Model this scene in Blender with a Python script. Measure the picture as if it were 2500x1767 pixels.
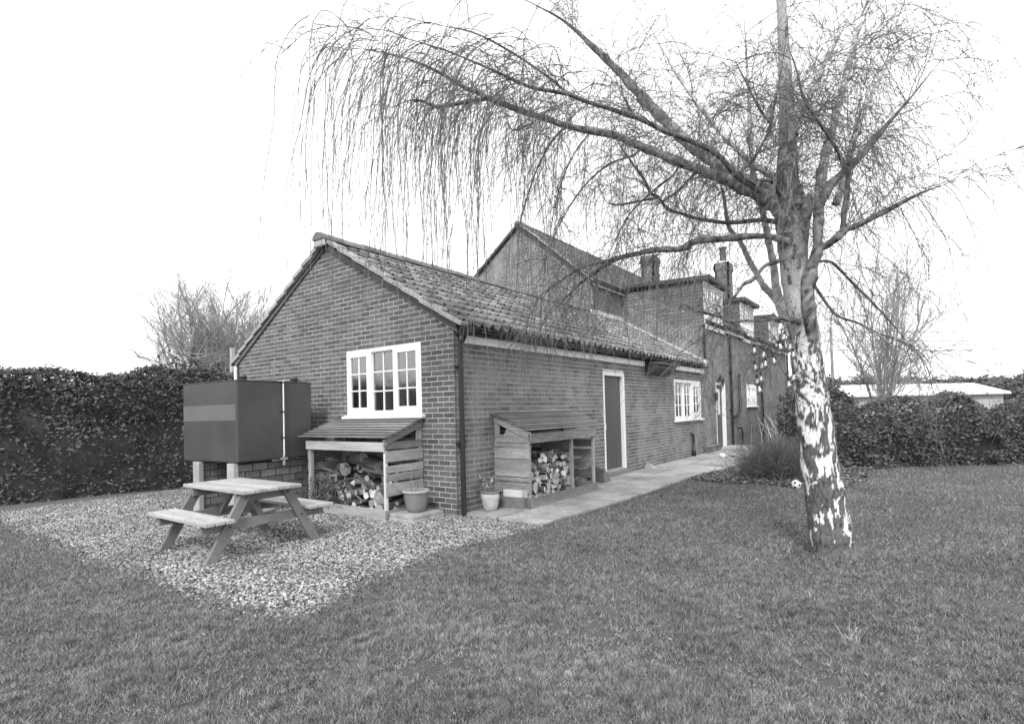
import bpy, bmesh, math, random
import numpy as np
from mathutils import Vector, Matrix, noise as mnoise

random.seed(7); rng = np.random.default_rng(7)
for o in list(bpy.data.objects): bpy.data.objects.remove(o, do_unlink=True)
scene = bpy.context.scene
COL = scene.collection

# ------------------------------------------------------------------ camera
F = 1325.0; CX, CY = 1250.0, 970.0; CAMH = 1.45
_th = math.atan(33/1325.0); _ro = math.radians(1.40); _az = math.radians(36.5)
FW = np.array([math.cos(_az)*math.cos(_th), math.sin(_az)*math.cos(_th), math.sin(_th)])
_r0 = np.array([math.sin(_az), -math.cos(_az), 0.0]); _u0 = np.cross(_r0, FW)
RT = _r0*math.cos(_ro)-_u0*math.sin(_ro); UP = _u0*math.cos(_ro)+_r0*math.sin(_ro)
CAM = np.array([-5.601, -5.133, CAMH])
cd = bpy.data.cameras.new('camera'); cam = bpy.data.objects.new('camera', cd); COL.objects.link(cam)
cd.sensor_width = 36; cd.sensor_fit = 'HORIZONTAL'; cd.lens = 36*F/2500; cd.shift_y = (CY-883.5)/2500
cd.clip_start = 0.05; cd.clip_end = 2000
cam.matrix_world = Matrix(((RT[0], UP[0], -FW[0], CAM[0]), (RT[1], UP[1], -FW[1], CAM[1]), (RT[2], UP[2], -FW[2], CAM[2]), (0, 0, 0, 1)))
scene.camera = cam
def at(px, py, d):
    """the point seen at a spot of the photograph, d metres ahead of the camera"""
    return CAM + d*(FW + RT*(px-CX)/F - UP*(py-CY)/F)

# ------------------------------------------------------------------ light: overcast, monochrome
SUN_EL, SUN_AZ = math.radians(42), math.radians(205)      # where the bright part of the cloud is
w = bpy.data.worlds.new('World'); scene.world = w; w.use_nodes = True
nt = w.node_tree; nt.nodes.clear()
sky = nt.nodes.new('ShaderNodeTexSky'); sky.sky_type = 'NISHITA'; sky.sun_disc = False
sky.sun_elevation = SUN_EL; sky.sun_rotation = math.pi/2 - SUN_AZ
sky.air_density = 1.0; sky.dust_density = 4.0
bw = nt.nodes.new('ShaderNodeRGBToBW')
mx = nt.nodes.new('ShaderNodeMix'); mx.data_type = 'FLOAT'; mx.inputs[0].default_value = 0.8; mx.inputs[3].default_value = 11.5
bg = nt.nodes.new('ShaderNodeBackground'); bg.inputs[1].default_value = 0.1
wo = nt.nodes.new('ShaderNodeOutputWorld')
nt.links.new(sky.outputs[0], bw.inputs[0]); nt.links.new(bw.outputs[0], mx.inputs[2])
nt.links.new(mx.outputs[0], bg.inputs[0]); nt.links.new(bg.outputs[0], wo.inputs[0])
sd = bpy.data.lights.new('sun', 'SUN'); sd.energy = 1.5; sd.angle = math.radians(13); sd.color = (1, 1, 1)
so = bpy.data.objects.new('sun', sd); COL.objects.link(so)
so.rotation_euler = Vector((math.cos(SUN_EL)*math.cos(SUN_AZ), math.cos(SUN_EL)*math.sin(SUN_AZ), math.sin(SUN_EL))).to_track_quat('Z', 'Y').to_euler()
so.location = (0, 0, 30)
vs = scene.view_settings; vs.view_transform = 'Standard'; vs.look = 'None'; vs.exposure = 0.76; vs.gamma = 1.0; vs.use_curve_mapping = False
scene.cycles.max_bounces = 6; scene.cycles.transparent_max_bounces = 16

# ------------------------------------------------------------------ materials (the photograph is black and white)
MATS = {}
def G(v): return (v, v, v, 1)
def mat(name, base=0.3, rough=0.8, var=0.0, obj_var=0.0, n_scale=0.0, n_amp=0.0, n2_scale=0.0, n2_amp=0.0, stretch=(1, 1, 1),
        bump=0.0, bump_scale=60.0, spec=0.3, attr=None, transl=0.0, smear=None):
    """grey principled: base * (1 +- per-piece variation + two world-space noises)"""
    m = bpy.data.materials.new(name); m.use_nodes = True; t = m.node_tree; N = t.nodes; L = t.links
    bs = N['Principled BSDF']; bs.inputs['Roughness'].default_value = rough; bs.inputs['Specular IOR Level'].default_value = spec
    geo = N.new('ShaderNodeNewGeometry')
    def math_(op, a, b=None):
        n = N.new('ShaderNodeMath'); n.operation = op
        for i, v in enumerate((a, b)):
            if v is None: continue
            if isinstance(v, (int, float)): n.inputs[i].default_value = v
            else: L.new(v, n.inputs[i])
        return n.outputs[0]
    val = 1.0
    mp = N.new('ShaderNodeMapping'); mp.inputs['Scale'].default_value = stretch; L.new(geo.outputs['Position'], mp.inputs[0])
    if var or obj_var:
        oi = N.new('ShaderNodeObjectInfo')
        r = math_('FRACT', math_('ADD', geo.outputs['Random Per Island'], oi.outputs['Random']))
        val = math_('ADD', 1.0, math_('MULTIPLY', math_('SUBTRACT', r, 0.5), 2*(var or obj_var)))
    for sc, am, dt in ((n_scale, n_amp, 5), (n2_scale, n2_amp, 3)):
        if am:
            nz = N.new('ShaderNodeTexNoise'); nz.inputs['Scale'].default_value = sc; nz.inputs['Detail'].default_value = dt
            nz.inputs['Roughness'].default_value = 0.6
            L.new(mp.outputs[0], nz.inputs['Vector'])
            k = math_('ADD', 1.0, math_('MULTIPLY', math_('SUBTRACT', nz.outputs['Fac'], 0.5), am*3))
            val = math_('MULTIPLY', val, k)
    if attr:
        at_ = N.new('ShaderNodeAttribute'); at_.attribute_name = attr
        val = math_('MULTIPLY', val, at_.outputs['Fac'])
    v = math_('MULTIPLY', val, base)
    if smear:
        sc, lo, hi, tone, am = smear
        nz = N.new('ShaderNodeTexNoise'); nz.inputs['Scale'].default_value = sc; nz.inputs['Detail'].default_value = 9; nz.inputs['Roughness'].default_value = 0.72
        L.new(geo.outputs['Position'], nz.inputs['Vector'])
        mr = N.new('ShaderNodeMapRange'); mr.inputs[1].default_value = lo; mr.inputs[2].default_value = hi; mr.inputs[4].default_value = am; L.new(nz.outputs['Fac'], mr.inputs[0])
        n3 = N.new('ShaderNodeTexNoise'); n3.inputs['Scale'].default_value = 35; n3.inputs['Detail'].default_value = 3; L.new(geo.outputs['Position'], n3.inputs['Vector'])
        tv = math_('MULTIPLY', math_('ADD', 0.55, math_('MULTIPLY', n3.outputs['Fac'], 0.9)), tone)
        v = math_('ADD', math_('MULTIPLY', v, math_('SUBTRACT', 1.0, mr.outputs[0])), math_('MULTIPLY', tv, mr.outputs[0]))
    v = math_('MINIMUM', math_('MAXIMUM', v, 0.012), 0.85)
    cb = N.new('ShaderNodeCombineColor')
    for i in range(3): L.new(v, cb.inputs[i])
    L.new(cb.outputs[0], bs.inputs['Base Color'])
    if bump:
        nb = N.new('ShaderNodeTexNoise'); nb.inputs['Scale'].default_value = bump_scale; nb.inputs['Detail'].default_value = 4
        L.new(mp.outputs[0], nb.inputs['Vector'])
        b = N.new('ShaderNodeBump'); b.inputs['Strength'].default_value = 1.0; b.inputs['Distance'].default_value = bump
        L.new(nb.outputs['Fac'], b.inputs['Height']); L.new(b.outputs[0], bs.inputs['Normal'])
    if transl:
        tr = N.new('ShaderNodeBsdfTranslucent'); L.new(cb.outputs[0], tr.inputs[0])
        ms = N.new('ShaderNodeMixShader'); ms.inputs[0].default_value = transl
        L.new(bs.outputs[0], ms.inputs[1]); L.new(tr.outputs[0], ms.inputs[2]); L.new(ms.outputs[0], N['Material Output'].inputs[0])
    MATS[name] = m
    return m
M_BRICK = mat('brick', 0.118, 0.9, smear=(.9, .58, .72, .24, .85), var=0.28, n_scale=1.1, n_amp=0.22, n2_scale=30, n2_amp=0.16, bump=0.003, bump_scale=90)
M_BRICK2 = mat('weathered brick', 0.145, 0.92, smear=(1.3, .47, .62, .28, .75), var=0.26, n_scale=1.6, n_amp=0.42, n2_scale=22, n2_amp=0.2, bump=0.003, bump_scale=90)
M_MORT = mat('mortar', 0.62, 0.95, smear=(.9, .60, .74, .22, .8), n_scale=2.0, n_amp=0.3, n2_scale=40, n2_amp=0.25, bump=0.002, bump_scale=150)
M_MORT2 = mat('stained mortar', 0.60, 0.95, smear=(1.3, .47, .62, .28, .75), n_scale=1.3, n_amp=0.5, n2_scale=40, n2_amp=0.35, bump=0.002, bump_scale=150)
M_TILE = mat('clay pantile', 0.20, 0.85, smear=(2.2,.55,.7,.36,.6), var=0.42, n_scale=2.0, n_amp=0.45, n2_scale=24, n2_amp=0.55, bump=0.003, bump_scale=80)
M_TILE2 = mat('old clay tile', 0.14, 0.9, var=0.25, n_scale=2.0, n_amp=0.35, n2_scale=30, n2_amp=0.3)
M_RIDGE = mat('ridge tile clay', 0.17, 0.85, var=0.2, n_scale=3.0, n_amp=0.4, n2_scale=25, n2_amp=0.3, bump=0.003, bump_scale=60)
M_VERGE = mat('cement verge', 0.34, 0.9, var=0.12, n_scale=4.0, n_amp=0.4, n2_scale=30, n2_amp=0.3, bump=0.002, bump_scale=60)
M_WHITE = mat('white paint', 0.8, 0.45, n_scale=3, n_amp=0.06, n2_scale=30, n2_amp=0.04)
M_WHITE2 = mat('weathered white paint', 0.66, 0.55, n_scale=5, n_amp=0.3, n2_scale=40, n2_amp=0.1)
M_FLASH = mat('mortar flashing', 0.62, 0.9, n_scale=6, n_amp=0.4, n2_scale=30, n2_amp=0.3, bump=0.004, bump_scale=40)
M_BLACK = mat('black plastic', 0.018, 0.38, spec=0.5)
M_DARK = mat('dark interior', 0.05, 0.9)
M_DOOR = mat('dark painted door', 0.085, 0.5, n_scale=3, n_amp=0.3, n2_scale=30, n2_amp=0.12, stretch=(1, 1, .1))
M_LEAD = mat('lead and felt', 0.07, 0.7, n_scale=5, n_amp=0.3)
M_HUNG = mat('hung tile cheek', 0.14, 0.85, var=0.1, n_scale=4, n_amp=0.45, n2_scale=20, n2_amp=0.3, stretch=(1, 1, .35))
M_CURT = mat('net curtain', 0.13, 0.9, n_scale=30, n_amp=0.4, stretch=(1, 1, .05))
M_WOODX = mat('weathered timber along x', 0.25, 0.8, var=0.25, n_scale=7, n_amp=0.6, n2_scale=70, n2_amp=0.45, smear=(5,.62,.75,.06,.6), stretch=(.12, 1, 1), bump=0.002, bump_scale=60)
M_WOODY = mat('weathered timber along y', 0.25, 0.8, var=0.25, n_scale=7, n_amp=0.6, n2_scale=70, n2_amp=0.45, smear=(5,.62,.75,.06,.6), stretch=(1, .12, 1), bump=0.002, bump_scale=60)
M_WOODZ = mat('weathered timber upright', 0.30, 0.8, var=0.25, n_scale=7, n_amp=0.5, n2_scale=70, n2_amp=0.4, smear=(5,.62,.75,.06,.5), stretch=(1, 1, .12), bump=0.002, bump_scale=60)
M_ROOFB = mat('grey roof board y', 0.22, 0.75, var=0.22, n_scale=7, n_amp=0.4, n2_scale=50, n2_amp=0.3, stretch=(1, .1, 1), bump=0.002, bump_scale=60)
M_ROOFBX = mat('grey roof board x', 0.24, 0.75, var=0.22, n_scale=7, n_amp=0.4, n2_scale=50, n2_amp=0.3, stretch=(.1, 1, 1), bump=0.002, bump_scale=60)
M_PALEW = mat('pale timber', 0.38, 0.75, smear=(6,.6,.72,.12,.6), var=0.08, n_scale=7, n_amp=0.45, n2_scale=60, n2_amp=0.2, stretch=(1, .12, 1), bump=0.002, bump_scale=60)
M_PALEZ = mat('pale timber upright', 0.62, 0.75, n_scale=9, n_amp=0.15, n2_scale=60, n2_amp=0.15, stretch=(1, 1, .12))
M_TABLE = mat('sun bleached table top', 0.37, 0.75, var=0.14, n_scale=6, n_amp=0.45, n2_scale=70, n2_amp=0.35, smear=(4,.6,.75,.12,.5), stretch=(1, .1, 1), bump=0.002, bump_scale=60)
M_TLEG = mat('table frame timber', 0.17, 0.8, var=0.1, n_scale=8, n_amp=0.3, n2_scale=60, n2_amp=0.2, bump=0.002, bump_scale=60)
M_TANK = mat('green tank steel', 0.076, 0.42, n_scale=1.6, n_amp=0.3, n2_scale=90, n2_amp=0.16, bump=0.0006, bump_scale=120, spec=0.4)
M_TANKR = mat('painted tank reflection', 0.14, 0.5, n_scale=2.5, n_amp=0.14, n2_scale=90, n2_amp=0.12, spec=0.4)  # lighter tank grey that imitates a soft reflection
M_BLOCK = mat('concrete block', 0.19, 0.95, var=0.25, n_scale=5, n_amp=0.4, n2_scale=40, n2_amp=0.3, bump=0.003, bump_scale=80)
M_PBLOCK = mat('pale block pier', 0.36, 0.95, n_scale=6, n_amp=0.3, n2_scale=40, n2_amp=0.2)
M_SLAB = mat('paving slab', 0.33, 0.9, smear=(1.9,.5,.66,.15,.65), var=0.16, n_scale=1.6, n_amp=0.4, n2_scale=18, n2_amp=0.35, bump=0.003, bump_scale=60)
M_SLABE = mat('mossy path bed', 0.09, 0.95, n_scale=5, n_amp=0.4)
M_POTG = mat('glazed grey pot', 0.2, 0.45, n_scale=5, n_amp=0.15, n2_scale=40, n2_amp=0.1, stretch=(1, 1, .3), spec=0.5)
M_POTR = mat('pot rim clay', 0.34, 0.6, n_scale=8, n_amp=0.2)
M_POTP = mat('pale clay pot', 0.42, 0.8, n_scale=6, n_amp=0.45, n2_scale=50, n2_amp=0.15)
M_SOIL = mat('dark soil', 0.055, 1.0, n_scale=9, n_amp=0.5, n2_scale=50, n2_amp=0.6, bump=0.02, bump_scale=20)
M_LAWN = mat('lawn turf', 0.10, 1.0, n_scale=1.2, n_amp=0.4, n2_scale=45, n2_amp=0.5, bump=0.01, bump_scale=90, spec=0.1)
M_GRASS = mat('grass blades', 0.24, 0.8, var=0.8, n_scale=0.9, n_amp=0.42, n2_scale=14, n2_amp=0.6, spec=0.2, transl=0.25)
M_GBED = mat('gravel bed', 0.13, 1.0, n_scale=25, n_amp=0.6, bump=0.01, bump_scale=60)
M_STONE = mat('gravel stones', 0.255, 0.8, smear=(.9,.5,.68,.10,.6), var=0.9, n_scale=1.1, n_amp=0.5, n2_scale=7, n2_amp=.4)
M_LITTER = mat('dead leaves', 0.15, 0.85, var=0.75)
M_LEAF = mat('evergreen leaves', 0.125, 0.6, var=0.6, n_scale=1.5, n_amp=0.5, transl=0.2)
M_LEAFG = mat('glossy ivy leaves', 0.10, 0.35, var=0.5, spec=0.5)
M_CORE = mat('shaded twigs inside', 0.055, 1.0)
M_TWIG = mat('birch twigs', 0.14, 0.8, n_scale=1.5, n_amp=0.3)
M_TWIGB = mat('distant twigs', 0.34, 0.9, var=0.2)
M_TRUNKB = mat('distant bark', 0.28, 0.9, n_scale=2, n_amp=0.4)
M_BARK = mat('birch bark', 1.0, 0.75, attr='tone', n_scale=7, n_amp=0.12, n2_scale=45, n2_amp=0.2, bump=0.003, bump_scale=70)
M_BARKL = mat('limb bark', 1.0, 0.85, attr='tone', n_scale=28, n_amp=0.45, n2_scale=90, n2_amp=0.4, bump=0.006, bump_scale=60)
M_BLIND = mat('white blind', .82, .9)
M_BUSH = mat('bare shrub stems', 0.14, 0.85, var=0.4)
M_LOGB = mat('log bark', 0.10, 0.95, var=0.4, n_scale=14, n_amp=0.5, bump=0.004, bump_scale=50)
M_LOGE = mat('cut log end', 0.48, 0.85, var=0.35, n_scale=12, n_amp=0.4)
M_LOGE2 = mat('grey cut log end', 0.30, 0.85, var=0.4, n_scale=12, n_amp=0.5)
M_RENDER = mat('pale far render', 0.75, 0.8)
M_FARW = mat('far dark trees', 0.14, 1.0, var=0.35)
M_POLE = mat('grey pole', 0.40, 0.8, n_scale=3, n_amp=0.2)
def glass_mat(name, tint, refl):
    m = bpy.data.materials.new(name); m.use_nodes = True; t = m.node_tree; t.nodes.clear()
    o = t.nodes.new('ShaderNodeOutputMaterial'); mix = t.nodes.new('ShaderNodeMixShader')
    tr = t.nodes.new('ShaderNodeBsdfTransparent'); tr.inputs[0].default_value = G(tint)
    gl = t.nodes.new('ShaderNodeBsdfGlossy'); gl.inputs[0].default_value = G(0.95); gl.inputs[1].default_value = 0.13
    fr = t.nodes.new('ShaderNodeFresnel'); fr.inputs[0].default_value = 1.6
    mu = t.nodes.new('ShaderNodeMath'); mu.operation = 'MULTIPLY'; mu.inputs[1].default_value = refl; mu.use_clamp = True
    nz = t.nodes.new('ShaderNodeTexNoise'); nz.inputs['Scale'].default_value = 2.5
    bp = t.nodes.new('ShaderNodeBump'); bp.inputs['Strength'].default_value = 0.25; bp.inputs['Distance'].default_value = 0.02
    g = t.nodes.new('ShaderNodeNewGeometry'); t.links.new(g.outputs['Position'], nz.inputs['Vector'])
    t.links.new(nz.outputs['Fac'], bp.inputs['Height']); t.links.new(bp.outputs[0], gl.inputs['Normal'])
    t.links.new(fr.outputs[0], mu.inputs[0]); t.links.new(mu.outputs[0], mix.inputs[0])
    t.links.new(tr.outputs[0], mix.inputs[1]); t.links.new(gl.outputs[0], mix.inputs[2]); t.links.new(mix.outputs[0], o.inputs[0])
    return m
M_GLASS = glass_mat('window glass', 0.72, 3.6)
M_BULB = glass_mat('bulb glass', 0.9, 3.0)

# ------------------------------------------------------------------ mesh helpers
class MB:
    def __init__(s): s.v = []; s.f = []; s.m = []
    def quadbox(s, c, mi=0):
        """8 corners: bottom 4 (ccw) then top 4"""
        b = len(s.v); s.v += [tuple(p) for p in c]
        for q in ((3, 2, 1, 0), (4, 5, 6, 7), (0, 1, 5, 4), (1, 2, 6, 5), (2, 3, 7, 6), (3, 0, 4, 7)):
            s.f.append(tuple(b+i for i in q)); s.m.append(mi)
        return s
    def box(s, a, b, mi=0):
        x0, y0, z0 = [min(i, j) for i, j in zip(a, b)]; x1, y1, z1 = [max(i, j) for i, j in zip(a, b)]
        return s.quadbox([(x0, y0, z0), (x1, y0, z0), (x1, y1, z0), (x0, y1, z0), (x0, y0, z1), (x1, y0, z1), (x1, y1, z1), (x0, y1, z1)], mi)
    def beam(s, p, q, wd, ht, up=(0, 0, 1), mi=0, cut=None):
        p = Vector(p); q = Vector(q); d = (q-p).normalized(); sx = d.cross(Vector(up)).normalized()*wd/2; u = sx.cross(d).normalized()*ht/2
        c = [p-sx-u, p+sx-u, q+sx-u, q-sx-u, p-sx+u, p+sx+u, q+sx+u, q-sx+u]
        if cut is not None:   # cut ends flat at heights
            pass
        return s.quadbox(c, mi)
    def tube(s, pts, rads, n=8, cap=True, mi=0):
        pts = [Vector(p) for p in pts]; b0 = len(s.v)
        ref = Vector((0, 0, 1)) if abs((pts[-1]-pts[0]).normalized().z) < .9 else Vector((1, 0, 0))
        for i, p in enumerate(pts):
            d = (pts[min(i+1, len(pts)-1)]-pts[max(i-1, 0)]).normalized(); a = d.cross(ref).normalized(); c = d.cross(a).normalized()
            for k in range(n):
                t = 2*math.pi*k/n; s.v.append(tuple(p+(a*math.cos(t)+c*math.sin(t))*rads[i]))
        for i in range(len(pts)-1):
            for k in range(n):
                k2 = (k+1) % n; s.f.append((b0+i*n+k, b0+i*n+k2, b0+(i+1)*n+k2, b0+(i+1)*n+k)); s.m.append(mi)
        if cap:
            s.f.append(tuple(b0+k for k in range(n))[::-1]); s.f.append(tuple(b0+(len(pts)-1)*n+k for k in range(n))); s.m += [mi, mi]
        return s
    def lathe(s, prof, n=32, c=(0, 0, 0), mi=0):
        b0 = len(s.v)
        for r, z in prof:
            for k in range(n):
                t = 2*math.pi*k/n; s.v.append((c[0]+r*math.cos(t), c[1]+r*math.sin(t), c[2]+z))
        for i in range(len(prof)-1):
            for k in range(n):
                k2 = (k+1) % n; s.f.append((b0+i*n+k, b0+i*n+k2, b0+(i+1)*n+k2, b0+(i+1)*n+k)); s.m.append(mi)
        return s
    def poly(s, pts, mi=0):
        b = len(s.v); s.v += [tuple(p) for p in pts]; s.f.append(tuple(range(b, b+len(pts)))); s.m.append(mi); return s
    def prism(s, pts, off, mi=0):
        """extrude a planar polygon by the vector off"""
        n = len(pts); b = len(s.v); o = Vector(off)
        s.v += [tuple(p) for p in pts] + [tuple(Vector(p)+o) for p in pts]
        s.f.append(tuple(range(b, b+n))); s.f.append(tuple(range(b+2*n-1, b+n-1, -1))); s.m += [mi, mi]
        for i in range(n):
            j = (i+1) % n; s.f.append((b+i, b+n+i, b+n+j, b+j)); s.m.append(mi)
        return s
    def mesh(s, name, mats, off=(0, 0, 0), smooth=False):
        me = bpy.data.meshes.new(name)
        me.from_pydata([(x-off[0], y-off[1], z-off[2]) for x, y, z in s.v], [], s.f)
        for m in (mats if isinstance(mats, (list, tuple)) else [mats]): me.materials.append(m)
        if len(me.materials) > 1: me.polygons.foreach_set('material_index', s.m)
        bm = bmesh.new(); bm.from_mesh(me); bmesh.ops.recalc_face_normals(bm, faces=bm.faces); bm.to_mesh(me); bm.free()
        if smooth: me.polygons.foreach_set('use_smooth', [True]*len(me.polygons))
        me.update(); return me
    def build(s, name, mats, parent=None, smooth=False, bevel=0.0, kind=None, origin=None):
        """link as one object; the vertices are in world space"""
        base = root_loc(parent)
        loc = Vector(origin) if origin is not None else base
        me = s.mesh(name, mats, loc, smooth)
        o = bpy.data.objects.new(name, me); COL.objects.link(o)
        o.location = loc-base if parent else loc
        if parent: o.parent = parent
        if bevel:
            b = o.modifiers.new('edge', 'BEVEL'); b.width = bevel; b.segments = 2; b.limit_method = 'ANGLE'
        if kind: o['kind'] = kind
        return o
def root_loc(p):
    v = Vector((0, 0, 0))
    while p is not None: v += p.location; p = p.parent
    return v
def np_mesh(name, V, Fc, material, parent=None, smooth=False, kind=None, attr=None):
    """V (n,3) world space, Fc (m,k) faces of one size"""
    base = root_loc(parent); me = bpy.data.meshes.new(name)
    V = np.asarray(V, dtype=np.float32)-np.array(base, dtype=np.float32); Fc = np.asarray(Fc, dtype=np.int32)
    me.vertices.add(len(V)); me.vertices.foreach_set('co', V.ravel())
    me.loops.add(Fc.size); me.loops.foreach_set('vertex_index', Fc.ravel())
    k = Fc.shape[1]; me.polygons.add(len(Fc)); me.polygons.foreach_set('loop_start', np.arange(0, Fc.size, k, dtype=np.int32))
    me.polygons.foreach_set('loop_total', np.full(len(Fc), k, dtype=np.int32))
    me.materials.append(material); me.update(calc_edges=True)
    me.shade_smooth() if smooth else me.shade_flat()
    if attr is not None:
        a = me.attributes.new('tone', 'FLOAT', 'POINT'); a.data.foreach_set('value', np.asarray(attr, dtype=np.float32))
    o = bpy.data.objects.new(name, me); COL.objects.link(o)
    if parent: o.parent = parent
    if kind: o['kind'] = kind
    return o
def tubes(P, R, sides=3):
    """P (N,M,3) polylines, R (N,M) radii -> verts, quads"""
    N_, M_, _ = P.shape
    D = np.zeros_like(P); D[:, 1:-1] = P[:, 2:]-P[:, :-2]; D[:, 0] = P[:, 1]-P[:, 0]; D[:, -1] = P[:, -1]-P[:, -2]
    D /= np.linalg.norm(D, axis=2, keepdims=True)+1e-9
    ref = rng.normal(size=(N_, 1, 3)); A = np.cross(D, ref); A /= np.linalg.norm(A, axis=2, keepdims=True)+1e-9; B = np.cross(D, A)
    V = np.zeros((N_, M_, sides, 3))
    for k in range(sides):
        t = 2*math.pi*k/sides; V[:, :, k] = P+(A*math.cos(t)+B*math.sin(t))*R[..., None]
    n = np.arange(N_)[:, None, None]*M_*sides; m = np.arange(M_-1)[None, :, None]*sides; k = np.arange(sides)[None, None, :]; k2 = (k+1) % sides
    Fc = np.stack([n+m+k, n+m+k2, n+m+sides+k2, n+m+sides+k], axis=-1).reshape(-1, 4)
    return V.reshape(-1, 3), Fc
class Bag:
    def __init__(s): s.V = []; s.F = []; s.n = 0
    def add(s, V, F_): s.V.append(V); s.F.append(F_+s.n); s.n += len(V)
    def build(s, *a, **k): return np_mesh(a[0], np.concatenate(s.V), np.concatenate(s.F), *a[1:], **k)
def thing(name, label, cat, loc=(0, 0, 0), group=None):
    o = bpy.data.objects.new(name, None); COL.objects.link(o); o.location = loc; o.empty_display_size = 0.1
    return tag(o, label, cat, group)
def tag(o, label, cat, group=None):
    o['label'] = label; o['category'] = cat
    if group: o['group'] = group
    return o
def U2W(pl, c, u, v, d):
    """wall plane 'x': faces -X at x=c, u runs along y; plane 'y': faces -Y at y=c, u runs along x; d is outward"""
    return (c-d, u, v) if pl == 'x' else (u, c-d, v)
def pbox(mb, pl, c, u0, u1, v0, v1, d0, d1, mi=0):
    return mb.box(U2W(pl, c, u0, v0, d0), U2W(pl, c, u1, v1, d1), mi)

# ------------------------------------------------------------------ ground
def inpoly(P, poly):
    x, y = P[:, 0], P[:, 1]; r = np.zeros(len(P), bool); n = len(poly)
    for i in range(n):
        x0, y0 = poly[i]; x1, y1 = poly[(i+1) % n]
        if y0 == y1: continue
        c = ((y0 > y) != (y1 > y)) & (x < (x1-x0)*(y-y0)/(y1-y0)+x0); r ^= c
    return r
GRAVEL = [(-3.60, 8.0), (-3.58, 3.0), (-3.60, 1.6), (-3.50, .7), (-3.57, .2), (-3.50, -.2), (-3.56, -.64), (-3.47, -.9), (-3.44, -1.2), (-3.42, -1.48), (-3.25, -1.55), (-2.93, -1.43),
          (-2.51, -1.23), (-2.0, -1.21), (-1.45, -1.11), (-1.0, -1.18), (-.48, -1.29), (.04, -1.38), (.04, .1), (.1, 8.0)]
PATH = [(.02, -.0), (.03, -.6), (.05, -1.38), (.9, -1.44), (1.7, -1.50), (3.1, -1.52), (5.6, -1.5), (7.5, -1.72), (8.7, -1.85), (11, -1.9), (14, -1.7), (14, 0)]
BED = [(5.2, -1.5), (5.0, -2.0), (4.9, -2.5), (5.0, -3.0), (4.9, -3.6), (5.2, -4.1), (7, -4.4), (25, -4.2), (30, 0), (24.5, 0), (14, 0), (14, -1.7), (11, -1.9), (8.7, -1.85), (7.5, -1.72), (5.6, -1.5)]
def sheet(name, poly, z, m):
    mb = MB(); mb.poly([(x, y, z) for x, y in poly]); o = mb.build(name, m, kind='structure'); return o
mb = MB(); mb.poly([(-300, -300, 0), (400, -300, 0), (400, 400, 0), (-300, 400, 0)]); g = mb.build('lawn', M_LAWN, kind='structure')
sheet('gravel_ground', GRAVEL, .004, M_GBED)
sheet('soil_bed', BED, .004, M_SOIL)

# grass blades, gathered where the camera can see them
def seen(P, margin=650):
    d = P-CAM; z = d@FW; px = CX+F*(d@RT)/z; py = CY-F*(d@UP)/z
    return (z > 0.5) & (px > -margin) & (px < 2500+margin) & (py < 1767+2*margin), z
def grass():
    n = 2100000
    ang = _az+rng.uniform(-1.08, 1.08, n); dist = 1.8+rng.exponential(4.6, n)
    P = np.stack([CAM[0]+np.cos(ang)*dist, CAM[1]+np.sin(ang)*dist, np.zeros(n)], 1)
    ok, z = seen(P); jit = P[:, :2]+rng.normal(size=(n, 2))*.06
    ok &= ~inpoly(jit, GRAVEL) & ~inpoly(P, [(x, y+.02) for x, y in PATH]) & ~inpoly(jit, BED) & ~((P[:, 0] > -.05) & (P[:, 1] > -.02)) & (dist < 32)
    P = P[ok]; z = z[ok]
    keep = rng.random(len(P)) < np.clip(.55+.45*np.array(1.0/(1+np.exp((z-9)/2))), 0, 1); P = P[keep]; z = z[keep]
    cl = np.array([mnoise.noise(Vector((x*2.2, y*2.2, 0)))+1.1*mnoise.noise(Vector((x*9, y*9, 3))) for x, y in P[:, :2]])
    bare = np.array([mnoise.noise(Vector((x*1.3+9, y*1.3, 7))) for x, y in P[:, :2]]); kk = (rng.random(len(P)) < .85+.9*cl) & (rng.random(len(P)) > np.clip((bare-.28)*4, 0, .75)); P = P[kk]; z = z[kk]; cl = np.clip(cl[kk], -.9, 1.2)
    n = len(P); h = (0.010+rng.random(n)*.020)*(1+.75*cl)*(1+.03*z); wd = (.0011+rng.random(n)*.0012)*(1+.17*z)
    a = rng.uniform(0, 2*math.pi, n); ln = rng.uniform(.1, 1.3, n); b = rng.uniform(0, 2*math.pi, n)
    S = np.stack([np.cos(a)*wd, np.sin(a)*wd, np.zeros(n)], 1)
    T = P+np.stack([np.cos(b)*ln*h, np.sin(b)*ln*h, h], 1)
    V = np.stack([P-S, P+S, T], 1).reshape(-1, 3); Fc = np.arange(3*n).reshape(-1, 3)
    o = np_mesh('grass', V, Fc, M_GRASS, kind='stuff'); tag(o, 'short mossy winter grass covering the lawn', 'grass')
    print('grass', n, flush=True)
grass()
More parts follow.
